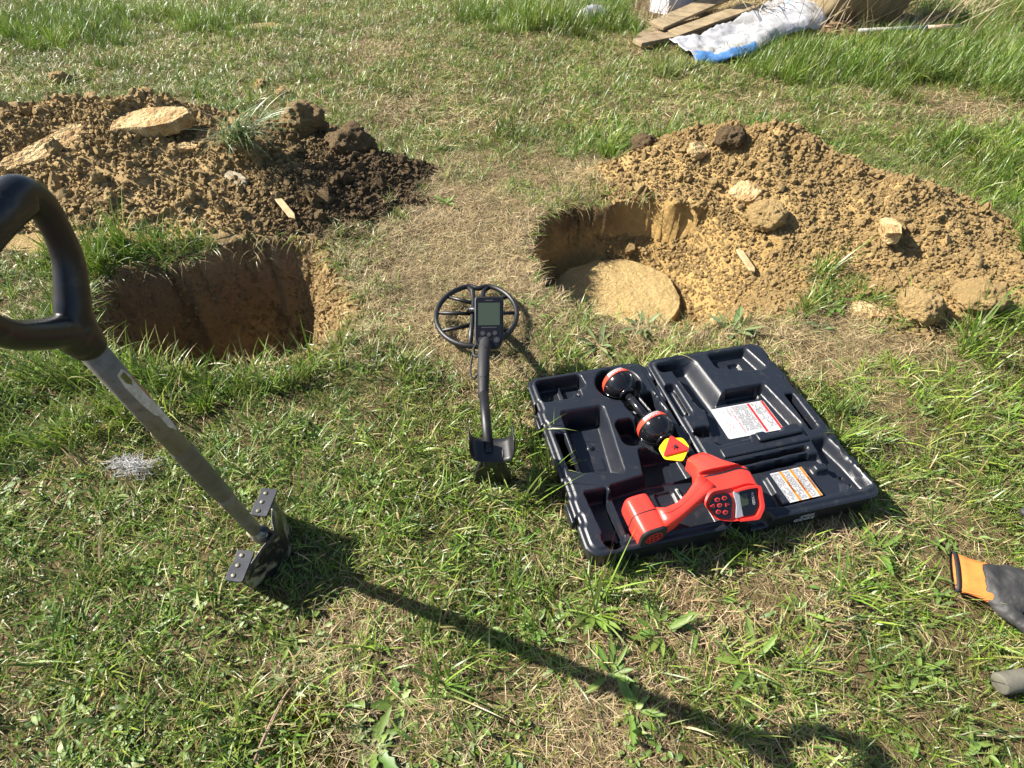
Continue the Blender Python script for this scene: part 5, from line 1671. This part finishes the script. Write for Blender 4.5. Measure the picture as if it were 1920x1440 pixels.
slab("flat_stone", rough_outline(0.07, 0.04, 9, 9), 0.03, M_stone, (1.27, 1.62, gz(1.27, 1.62) + 0.006), (0.15, 0.0, -0.5), "flat stone at the front foot of the ochre heap", "stone", None, 9)

# larger clods that lie apart
big = [(-0.80, 2.84, 0.115, M_clod_l, "largest dark clod at the right end of the brown heap", 31), (-1.03, 2.93, 0.10, M_clod_l, "dark clod behind the right end of the brown heap", 32),
       (0.66, 2.87, 0.062, M_clod_l, "dark clod in the grass left of the ochre heap", 33), (0.985, 2.62, 0.062, M_clod_l, "dark rooty clod sitting on the ochre slope above the pit", 34),
       (-1.64, 4.05, 0.045, M_clod_l, "small dark clod in the grass behind the brown heap's middle", 35), (-1.44, 3.85, 0.050, M_clod_l, "dark clod in the grass nearest behind the brown heap", 36),
       (-3.02, 4.16, 0.060, M_clod_l, "dark clod in the grass far left behind the brown heap", 37), (1.60, 1.60, 0.075, M_clod_r, "rounded ochre clod at the near right foot of the ochre heap", 38), (1.40, 1.58, 0.070, M_clod_r, "ochre clod at the near foot of the ochre heap beside the leaves", 39),
       (1.05, 2.16, 0.075, M_clod_r, "rounded ochre lump in the middle of the ochre slope", 40)]
from mathutils import noise as mn
for x, y, rad, m_, lab_, sd_ in big:
    bm = bmesh.new(); bmesh.ops.create_icosphere(bm, subdivisions=5, radius=1.0); off = Vector((sd_ * 3.1, -sd_ * 1.7, sd_))
    for v in bm.verts:
        d = v.co.normalized()
        v.co = d * (1 + 0.30 * mn.noise(d * 1.2 + off) + 0.16 * mn.noise(d * 3 + off) + 0.10 * mn.noise(d * 7 + off) + 0.06 * mn.noise(d * 16 + off))
        v.co.z *= 0.78
    me = bpy.data.meshes.new("soil_clod"); bm.to_mesh(me); bm.free(); me.materials.append(m_); me.polygons.foreach_set("use_smooth", np.ones(len(me.polygons), bool))
    o = link("soil_clod", me, None, (x, y, gz(x, y) + rad * 0.42), (0, 0, sd_)); o.scale = (rad, rad, rad)
    tag(o, lab_, "clod", "loose clods of soil")
# dark scrape far behind
o = link("soil_patch", clod_mesh("soil_patch", 77, M_clod_l, 3, 0.3), None, (-2.18, 5.66, 0.0), (0, 0, 0.2)); o.scale = (0.26, 0.17, 0.05)
tag(o, "low dark patch of bare turned soil far back in the grass", "bare soil")

# wood
M_wood = simple("pale_wood", (0.50, 0.38, 0.20), 0.8, (0.34, 0.24, 0.12), 40, bump=0.4, bscale=120)


def splinter(a, b_, w, th, label, mat=M_wood, name="wood_splinter"):
    a = Vector((a[0], a[1], gz(*a[:2]) + a[2])); b_ = Vector((b_[0], b_[1], gz(*b_[:2]) + b_[2]))
    d = (b_ - a); L = d.length; q = d.to_track_quat('X', 'Z').to_matrix().to_4x4()
    m = MB(); m.prism([(0, -w * 0.4), (L * 0.15, -w * 0.55), (L * 0.9, -w * 0.5), (L, w * 0.1), (L * 0.85, w * 0.5), (L * 0.1, w * 0.45)], -th / 2, th / 2, Matrix.Translation(a) @ q)
    o = m.obj(name, mat, None, smooth=False, bevel=th * 0.2); return tag(o, label, "wood")


splinter((-1.03, 2.335, 0.03), (-0.90, 2.165, 0.035), 0.028, 0.008, "pale wood splinter lying above the corner of the dark pit")
splinter((0.93, 2.06, 0.035), (0.965, 1.935, 0.03), 0.026, 0.010, "pale wood chip lying on the ochre slope")
b = MB(); b.tube(spline([(0.972, 0.394, 0.024), (1.10, 0.412, 0.026), (1.45, 0.46, 0.028)], 6), 0.0205, 20)
M_greywood = simple("weathered_wood", (0.135, 0.128, 0.100), 0.75, (0.075, 0.070, 0.052), 26, bump=0.4, bscale=110)
tag(b.obj("wooden_handle", M_greywood, None, bevel=0.004), "end of a weathered grey round tool handle below the gloves", "tool handle")
M_twig = simple("dead_stem", (0.30, 0.20, 0.13), 0.8, (0.16, 0.10, 0.065), 40)
b = MB(); b.tube(spline([(-0.470, 0.262, 0.030), (-0.462, 0.30, 0.034), (-0.448, 0.365, 0.030), (-0.425, 0.41, 0.022)], 5), [0.0028] * 8 + [0.0022] * 8, 6); b.tube(spline([(-0.466, 0.28, 0.032), (-0.452, 0.33, 0.036), (-0.444, 0.36, 0.036)], 5), 0.0018, 6)
tag(b.obj("dead_stem", M_twig, None), "dry brown plant stem lying beside the moss patch", "stem")
M_wool = simple("white_fleece", (0.52, 0.51, 0.51), 0.9)
b = MB(); r = random.Random(4)
for k in range(170):
    c0 = Vector((-1.005 + r.gauss(0, 0.030), 0.922 + r.gauss(0, 0.013), 0.038 + r.uniform(-0.012, 0.020)))
    d = Vector((r.gauss(0, 1), r.gauss(0, 0.7), r.gauss(0, 0.45))).normalized() * r.uniform(0.008, 0.028)
    e = Vector((r.gauss(0, 1), r.gauss(0, 1), r.gauss(0, 0.6))).normalized() * 0.010
    b.tube([c0 - d, c0 - d * 0.3 + e, c0 + d * 0.4 - e * 0.5, c0 + d], 0.00055, 3, cap=False)
tag(b.obj("wool_tuft", M_wool, None), "small tangle of white fibre caught in the grass beside the shovel", "fibre tangle")

# grass clump thrown on the brown heap
tuft = empty("grass_clump", (-1.24, 2.60, gz(-1.24, 2.60)))
tag(tuft, "clump of long grass with roots lying on the brown heap", "grass clump")
t_ = Tuft(); r = random.Random(9)
for k in range(170):
    a = r.gauss(-0.55, 0.65)
    t_.blade((r.gauss(0, 0.045), r.gauss(0.02, 0.03), 0.045 + r.uniform(0, 0.03)), a, r.uniform(0.14, 0.36), 0.0055 * r.uniform(0.6, 1.2), r.uniform(0.5, 1.15), r.uniform(0.5, 1.1), jcol(r, r.choice([(0.10, 0.17, 0.05), (0.15, 0.22, 0.09), (0.20, 0.25, 0.12), (0.08, 0.13, 0.05)])), 6, r.uniform(-1, 1))
link("blades", t_.mesh("blades", M_blade), tuft)
t_ = Tuft()
for k in range(120):
    t_.blade((r.gauss(-0.03, 0.06), r.gauss(0.05, 0.04), 0.03 + r.uniform(0, 0.05)), r.uniform(0, 6.28), r.uniform(0.04, 0.13), 0.002, r.uniform(0.3, 1.5), r.uniform(0, 1.2), jcol(r, r.choice(STRAWS)), 4, r.uniform(-1, 1))
link("roots", t_.mesh("roots", M_straw), tuft)
o = link("root_ball", CL[2], tuft, (-0.03, 0.06, 0.01)); o.scale = (0.12, 0.10, 0.06)

# broad-leaved plants
def plantain(seed, n, L, W, flat_=1.0, lobes=0.0, pal=LEAFS):
    r = random.Random(seed); out = []
    for k in range(n):
        q = Tuft(); a = r.uniform(0, 6.283)
        q.leaf((0.003 * math.cos(a), 0.003 * math.sin(a), 0.004), a, L * r.uniform(0.35, 1.2), W * r.uniform(0.6, 1.25), (1.02 + 0.45 * r.random()) * flat_, r.uniform(-0.2, 0.7), jcol(r, r.choice(pal), 0.25), 8, 0.5, r.uniform(0.2, 0.5), lobes)
        out.append(q.mesh("leaf", M_leaf))
    return out


PLANTS = [(0.322, 0.500, 0.085, 13, 0, "big plantain rosette just in front of the case"), (0.175, 0.550, 0.070, 10, 0, "plantain rosette left of the big one in front of the case"), (0.205, 0.418, 0.065, 9, 0, "plantain on the upper side of the shovel's shadow"),
          (0.405, 0.515, 0.065, 9, 0, "plantain rosette right of the big one in front of the case"), (0.272, 0.625, 0.055, 8, 0, "plantain at the front edge of the case"), (0.235, 0.352, 0.068, 10, 0, "plantain below the shovel's shadow"),
          (0.500, 0.440, 0.085, 12, 0, "wide plantain between shovel shadow and wooden handle"), (0.640, 0.550, 0.060, 9, 0, "low plantain between the case and the gloves"), (-0.262, 0.290, 0.080, 12, 0.25, "dandelion plant at the bottom edge beside the moss"),
          (-0.225, 0.365, 0.070, 9, 0.25, "dandelion plant between the moss and the shovel's shadow"), (0.290, 1.455, 0.085, 12, 0, "grey green rosette behind the back edge of the case"), (0.752, 1.520, 0.105, 13, 0, "leafy rosette at the near lip of the ochre pit"),
          (0.450, 1.535, 0.085, 10, 0, "rosette hanging over the near lip by the round slab"), (1.06, 1.540, 0.07, 9, 0, "leafy plant at the foot of the ochre heap right of the pit"), (1.16, 1.655, 0.08, 9, 0.2, "leafy weed on the front foot of the ochre heap"),
          (-0.295, 2.43, 0.08, 10, 0, "dark rosette in the dry path between the two pits"), (0.05, 0.515, 0.055, 8, 0, "small plantain touching the shovel's shadow left of the rosettes"), (0.88, 0.70, 0.07, 9, 0.2, "leafy weed between the lid and the gloves"), (0.84, 0.42, 0.06, 8, 0, "plantain left of the wooden handle")]
for i, (x, y, L, n, lob, lab_) in enumerate(PLANTS):
    e = empty("leafy_plant", (x, y, gz(x, y) + 0.004), i * 1.3)
    tag(e, lab_, "plant", "broad leaved plants in the grass")
    pal = [(0.13, 0.175, 0.065), (0.16, 0.205, 0.085)] if 10 <= i <= 13 else [(0.135, 0.215, 0.036), (0.165, 0.250, 0.048), (0.11, 0.180, 0.03)]
    for me in plantain(4000 + i, n + 4, L * 0.95, L * 0.95 * (0.17 if not lob else 0.24), 1.0, lob, pal): link("leaf", me, e)

# moss
bmn = MB(); r = random.Random(8)
M_moss = simple("moss", (0.30, 0.27, 0.045), 0.95, (0.42, 0.35, 0.08), 60, bump=0.6, bscale=200, spec=0.1)
mr_ = np.random.default_rng(8); mx_ = -0.405 + mr_.normal(0, 0.048, 7000); my_ = 0.294 + mr_.normal(0, 0.034, 7000); mz_ = ground_z(mx_, my_)
for x, y, z in zip(mx_, my_, mz_):
    s = r.uniform(0.0015, 0.004); a = r.uniform(0, 6.28); hgt = r.uniform(0.006, 0.015)
    bmn.add([(x - s * math.cos(a), y - s * math.sin(a), z), (x + s * math.cos(a), y + s * math.sin(a), z), (x + s * r.uniform(-1, 1), y + s * r.uniform(-1, 1), z + hgt)], [(0, 1, 2)])
o = bmn.obj("moss", M_moss, None); tag(o, "yellow green moss patch at the bottom edge", "moss", kind="stuff")

# ------------------------------------------------------------------ gloves
M_knit, t, p, _ = nt("orange_knit")
tcn = N(t, "ShaderNodeTexCoord"); wv = N(t, "ShaderNodeTexWave", wave_type='BANDS', bands_direction='Y'); wv.inputs["Scale"].default_value = 130; wv.inputs["Distortion"].default_value = 1.2
t.links.new(tcn.outputs["Object"], wv.inputs["Vector"])
c = mixcol(t, noise_fac(t, 30, 6, 0.6, 0.4, 0.75), (0.72, 0.20, 0.035), (0.48, 0.13, 0.03)); t.links.new(c, p.inputs["Base Color"]); p.inputs["Roughness"].default_value = 0.9
add_bump(t, p, wv.outputs["Fac"], 0.6, 0.0015)
M_coat = simple("black_latex", (0.022, 0.0215, 0.0215), 0.66, (0.055, 0.053, 0.050), 22, 0.4, 0.75, bump=0.5, bscale=60, bdist=0.003)


def glove(loc, rz, label, flip=1):
    g = empty("work_glove", loc, rz); tag(g, label, "glove", "pair of work gloves")
    # x along the hand, y across, thumb at -y*flip
    def oval(x, y, z, w, h, n=18, yaw=0.0):
        return [Vector((x - math.sin(yaw) * w / 2 * math.cos(t_), y + math.cos(yaw) * w / 2 * math.cos(t_) * flip, z + h / 2 * (abs(math.sin(t_)) ** 0.8) * (1 if math.sin(t_) >= 0 else -1))) for t_ in [2 * math.pi * k / n for k in range(n)]]
    v, f_ = ring_loft([oval(-0.002, 0.004, 0.016, 0.090, 0.015), oval(0.015, 0.002, 0.018, 0.084, 0.017), oval(0.032, 0.0, 0.020, 0.082, 0.021), oval(0.048, -0.004, 0.023, 0.086, 0.030), oval(0.064, -0.006, 0.022, 0.092, 0.028)], caps=False)
    part("knit_cuff", v, f_, M_knit, g, solid=0.002)
    v, f_ = ring_loft([oval(-0.006, 0.004, 0.016, 0.090, 0.016), oval(-0.006, 0.004, 0.016, 0.095, 0.022), oval(0.002, 0.004, 0.016, 0.095, 0.022), oval(0.002, 0.004, 0.016, 0.090, 0.016)], caps=False)
    part("cuff_binding", v, f_, M_rubber, g)
    # coated hand: overlapping lofts fused by a voxel remesh into one skin
    m = MB()
    def add(rings):
        v, f_ = ring_loft(rings); m.add(v, f_)
    add([oval(0.066, 0.000, 0.025, 0.070, 0.030, 20), oval(0.085, -0.004, 0.026, 0.090, 0.034, 20), oval(0.110, -0.002, 0.027, 0.100, 0.036, 20), oval(0.140, 0.002, 0.026, 0.098, 0.036, 20), oval(0.165, 0.003, 0.024, 0.094, 0.030, 20)])
    for y0, y1, L, w in ((-0.036, -0.050, 0.078, 0.024), (-0.012, -0.016, 0.088, 0.025), (0.012, 0.016, 0.080, 0.024), (0.036, 0.046, 0.062, 0.022)):
        add([oval(0.150, y0, 0.024, w, 0.026), oval(0.150 + L * 0.5, (y0 + y1) / 2, 0.028, w, 0.024), oval(0.150 + L * 0.9, y1, 0.020, w * 0.9, 0.020), oval(0.150 + L, y1, 0.018, w * 0.5, 0.010)])
    add([oval(0.080, -0.030, 0.022, 0.034, 0.026, yaw=-0.6 * 1), oval(0.105, -0.056, 0.024, 0.032, 0.026, yaw=-0.7), oval(0.132, -0.076, 0.024, 0.028, 0.024, yaw=-0.7), oval(0.150, -0.088, 0.021, 0.024, 0.020, yaw=-0.7), oval(0.158, -0.093, 0.019, 0.012, 0.010, yaw=-0.7)])
    m.v = [(x_ - 0.028, y_, z_) for x_, y_, z_ in m.v]
    o = m.obj("coated_hand", M_coat, g)
    q = o.modifiers.new("fuse", 'REMESH'); q.mode = 'VOXEL'; q.voxel_size = 0.0028; q.use_smooth_shade = True
    q = o.modifiers.new("soft", 'SMOOTH'); q.factor = 0.6; q.iterations = 5
    tx = bpy.data.textures.new("creases", 'CLOUDS'); tx.noise_scale = 0.022
    q = o.modifiers.new("creases", 'DISPLACE'); q.texture = tx; q.strength = 0.008; q.mid_level = 0.5
    b = MB()
    b.tube([(0.128, -0.092 * flip, 0.018), (0.140, -0.102 * flip, 0.017)], [0.0095, 0.004], 10)
    b.obj("finger_tip", M_knit, g)
    g.scale = (1.15, 1.15, 1.15)
    return g


glove((1.012, 0.625, gz(1.012, 0.625) + 0.020), math.radians(-24), "orange and black work glove with its cuff towards the case", 1)
glove((1.470, 0.690, gz(1.385, 0.690) + 0.020), math.radians(172), "second black work glove lying behind, cut by the right edge", 1)

# ------------------------------------------------------------------ rubbish heap at the far edge
M_tarp, t, p, _ = nt("dirty_tarp")
g_ = N(t, "ShaderNodeTexCoord"); s_ = N(t, "ShaderNodeSeparateXYZ"); t.links.new(g_.outputs["Object"], s_.inputs[0])
f = noise_fac(t, 4, 8, 0.7, 0.35, 0.75)
c = mixcol(t, f, (0.40, 0.41, 0.44), (0.20, 0.18, 0.155))
at = N(t, "ShaderNodeAttribute"); at.attribute_name = "blue"
c = mixcol(t, at.outputs["Fac"], c, (0.07, 0.19, 0.42)); t.links.new(c, p.inputs["Base Color"]); p.inputs["Roughness"].default_value = 0.55
add_bump(t, p, noise_fac(t, 12, 6, 0.6, 0.2, 0.8), 0.5, 0.02)
TP = [(1.22, 4.93), (1.38, 4.66), (1.66, 4.70), (2.00, 5.05), (2.48, 5.30), (2.62, 5.75), (2.58, 6.20), (2.05, 5.75), (1.60, 5.18)]
NXT, NYT = 70, 40
# tarp as a bent strip: spine from the near left corner to the far right, varying width
sp_l = [(1.20, 4.96), (1.45, 5.05), (1.80, 5.42), (2.15, 5.82), (2.58, 6.25)]; sp_r = [(1.34, 4.60), (1.72, 4.66), (2.08, 5.00), (2.45, 5.25), (2.78, 5.70)]
Lc = spline(sp_l, 18); Rc = spline(sp_r, 18); vs = []; bl = []
for i in range(len(Lc)):
    for j in range(26):
        q = j / 25; s = i / (len(Lc) - 1)
        x = Lc[i][0] * (1 - q) + Rc[i][0] * q; y = Lc[i][1] * (1 - q) + Rc[i][1] * q
        z = 0.05 + 0.10 * s + 0.03 * math.sin(q * 6.5 + 5 * s) * s + 0.045 * float(fbm(np.array([x]), np.array([y]), 0.30, 5, 300)[0]) + 0.035 * abs(float(fbm(np.array([x * 1.3]), np.array([y]), 0.10, 3, 310)[0])) + 0.03 * math.sin(math.pi * q) * s - 0.05 * (q > 0.9) * (q - 0.9) * 8
        vs.append((x, y, z))
        nz = float(fbm(np.array([x]), np.array([y]), 0.12, 3, 301)[0])
        bl.append(1.0 if ((q > 0.86 + 0.05 * nz and s < 0.33) or (0.02 < s < 0.12 and q > 0.72)) else (1.0 if s > 0.80 and 0.30 < q < 0.36 else 0.0))
nn = 26; fs = [(i * nn + j, i * nn + j + 1, (i + 1) * nn + j + 1, (i + 1) * nn + j) for i in range(len(Lc) - 1) for j in range(nn - 1)]
tarp = part("tarpaulin", vs, fs, M_tarp, None, solid=0.004)
a = tarp.data.attributes.new("blue", 'FLOAT', 'POINT'); a.data.foreach_set("value", np.array(bl, np.float32))
tag(tarp, "crumpled white and blue tarpaulin on the rubbish heap", "tarpaulin")


def board(c, L, W, T, rz, ry, rx, label, mat, name="board"):
    m = MB(); m.box((0, 0, 0), (L, W, T))
    o = m.obj(name, mat, None, smooth=False, bevel=0.003)
    o.location = c; o.rotation_euler = (rx, ry, rz); tag(o, label, "board"); return o


M_plank = simple("old_plank", (0.32, 0.24, 0.14), 0.85, (0.17, 0.12, 0.07), 9, bump=0.5, bscale=40, bdist=0.004)
M_chip = simple("chipboard", (0.34, 0.26, 0.15), 0.85, (0.20, 0.145, 0.08), 8, bump=0.4, bscale=90)
board((1.55, 5.62, 0.15), 1.05, 0.15, 0.022, math.radians(41), math.radians(-6), math.radians(8), "uppermost tan board left of the tarpaulin in the rubbish heap", M_chip)
board((1.66, 5.46, 0.10), 0.95, 0.13, 0.022, math.radians(36), math.radians(-5), math.radians(5), "tan board next to the tarpaulin's back edge", M_chip)
board((1.42, 5.52, 0.06), 0.80, 0.11, 0.020, math.radians(52), math.radians(-2), math.radians(4), "dirty board under the uppermost tan board", M_plank)
board((2.05, 6.15, 0.26), 1.1, 0.45, 0.025, math.radians(18), math.radians(-4), math.radians(10), "upper tan board at the back of the rubbish heap", M_plank)
board((1.36, 5.22, 0.05), 0.95, 0.10, 0.03, math.radians(33), 0.0, 0.1, "narrow dark plank lying lowest in front of the tan boards", M_plank)
board((1.15, 5.35, 0.04), 0.5, 0.09, 0.03, math.radians(60), 0.0, 0.2, "short plank end at the left of the rubbish heap", M_plank)
M_foam = simple("white_foam", (0.50, 0.50, 0.53), 0.7, (0.38, 0.38, 0.41), 20)
m = MB(); m.box((0, 0, 0.28), (0.30, 0.06, 0.56)); m.box((-0.165, 0.09, 0.28), (0.03, 0.24, 0.56))
o = m.obj("white_panel", M_foam, None, smooth=False, bevel=0.006); o.location = (1.47, 5.82, 0.06); o.rotation_euler = (math.radians(-4), math.radians(5), math.radians(30))
tag(o, "white panel standing upright in the rubbish heap", "panel")
# tan drum lying on its side, its near rim bent
M_drum = simple("tan_drum", (0.22, 0.17, 0.085), 0.75, (0.14, 0.105, 0.055), 6, bump=0.3, bscale=30, bdist=0.006)
prof = []
rings = []
for k, (s, rr_) in enumerate([(-0.45, 0.05), (-0.45, 0.34), (-0.42, 0.37), (-0.2, 0.37), (-0.18, 0.385), (-0.16, 0.37), (0.16, 0.37), (0.18, 0.385), (0.2, 0.37), (0.42, 0.37), (0.45, 0.35), (0.44, 0.31), (0.42, 0.05)]):
    rings.append([Vector((s + 0.012 * math.sin(3 * a_ + s * 5), rr_ * math.cos(a_) * (1 + 0.03 * math.sin(2 * a_ + s * 3)), rr_ * math.sin(a_))) for a_ in np.linspace(0, 2 * math.pi, 41)[:-1]])
v, f_ = ring_loft(rings); o = part("drum", v, f_, M_drum, None, autosmooth=50)
o.location = (2.86, 5.76, 0.33); o.rotation_euler = (0.3, math.radians(10), math.radians(10)); o.scale = (0.72, 1.0, 1.0)
tag(o, "large tan drum lying in the rubbish heap right of the tarpaulin", "drum")
M_rag = simple("brown_rag", (0.32, 0.20, 0.10), 0.9, (0.22, 0.14, 0.07), 15, bump=0.5, bscale=50)
slab("sheet_scrap", rough_outline(0.30, 0.10, 14, 55, 0.2), 0.03, M_rag, (2.80, 5.36, 0.05), (0.3, 0.05, 0.25), "torn brown sheet in front of the tan drum", "scrap", None, 55, 0.03)
m = MB(); m.tube([(2.70, 5.10, 0.10), (3.24, 5.13, 0.115)], 0.016, 12); pole = m.obj("pole", simple("white_pole", (0.48, 0.46, 0.46), 0.5, (0.30, 0.28, 0.26), 12), None)
m = MB(); m.tube([(3.24, 5.13, 0.115), (3.50, 5.145, 0.123)], 0.0165, 12); m.obj("orange_end", simple("faded_orange", (0.62, 0.30, 0.18), 0.6, (0.70, 0.55, 0.45), 14), pole)
tag(pole, "white pole with an orange end lying right of the rubbish heap", "pole")
bm = bmesh.new(); bmesh.ops.create_icosphere(bm, subdivisions=4, radius=1.0)
for v in bm.verts:
    d = v.co.normalized(); v.co = d * (1 + 0.5 * abs(mn.noise(d * 2.2)) - 0.25 * abs(mn.noise(d * 6)))
me = bpy.data.meshes.new("plastic_bag"); bm.to_mesh(me); bm.free(); me.materials.append(simple("bag_white", (0.36, 0.36, 0.39), 0.4, (0.20, 0.20, 0.22), 9)); me.polygons.foreach_set("use_smooth", np.ones(len(me.polygons), bool))
o = link("plastic_bag", me, None, (0.72, 5.85, 0.03)); o.scale = (0.13, 0.10, 0.09); tag(o, "crumpled whitish plastic bag in the tall grass left of the rubbish", "plastic bag")
# dead stems over the rubbish
t_ = Tuft(); r = random.Random(21)
DEAD = [(0.42, 0.31, 0.17), (0.30, 0.20, 0.12), (0.50, 0.40, 0.24), (0.22, 0.15, 0.10)]
for k in range(700):
    w = r.random()
    cx, cy = ((3.45 + r.gauss(0, 0.35), 5.85 + r.gauss(0, 0.35)) if w < 0.62 else ((1.22 + r.gauss(0, 0.14), 5.95 + r.gauss(0, 0.25)) if w < 0.84 else (2.6 + r.gauss(0, 0.3), 5.35 + r.gauss(0, 0.15))))
    t_.blade((cx, cy, 0.0), r.gauss(-0.3, 1.4), r.uniform(0.15, 0.75), 0.007 * r.uniform(0.5, 1.2), r.uniform(0.2, 1.4), r.uniform(-0.3, 0.7), jcol(r, r.choice(DEAD)), 5, r.uniform(-1, 1))
for k in range(16):
    t_.blade((1.58 + 0.02 * k + r.gauss(0, 0.02), 5.95, 0.52), r.gauss(-1.1, 0.18), r.uniform(0.6, 0.95), 0.011, r.uniform(1.75, 2.0), r.uniform(-0.1, 0.25), jcol(r, (0.55, 0.44, 0.26)), 6, 0.4)
o = link("dead_stems", t_.mesh("dead_stems", M_straw)); tag(o, "dead brown stems and brambles over the rubbish heap", "dead stems", kind="stuff")
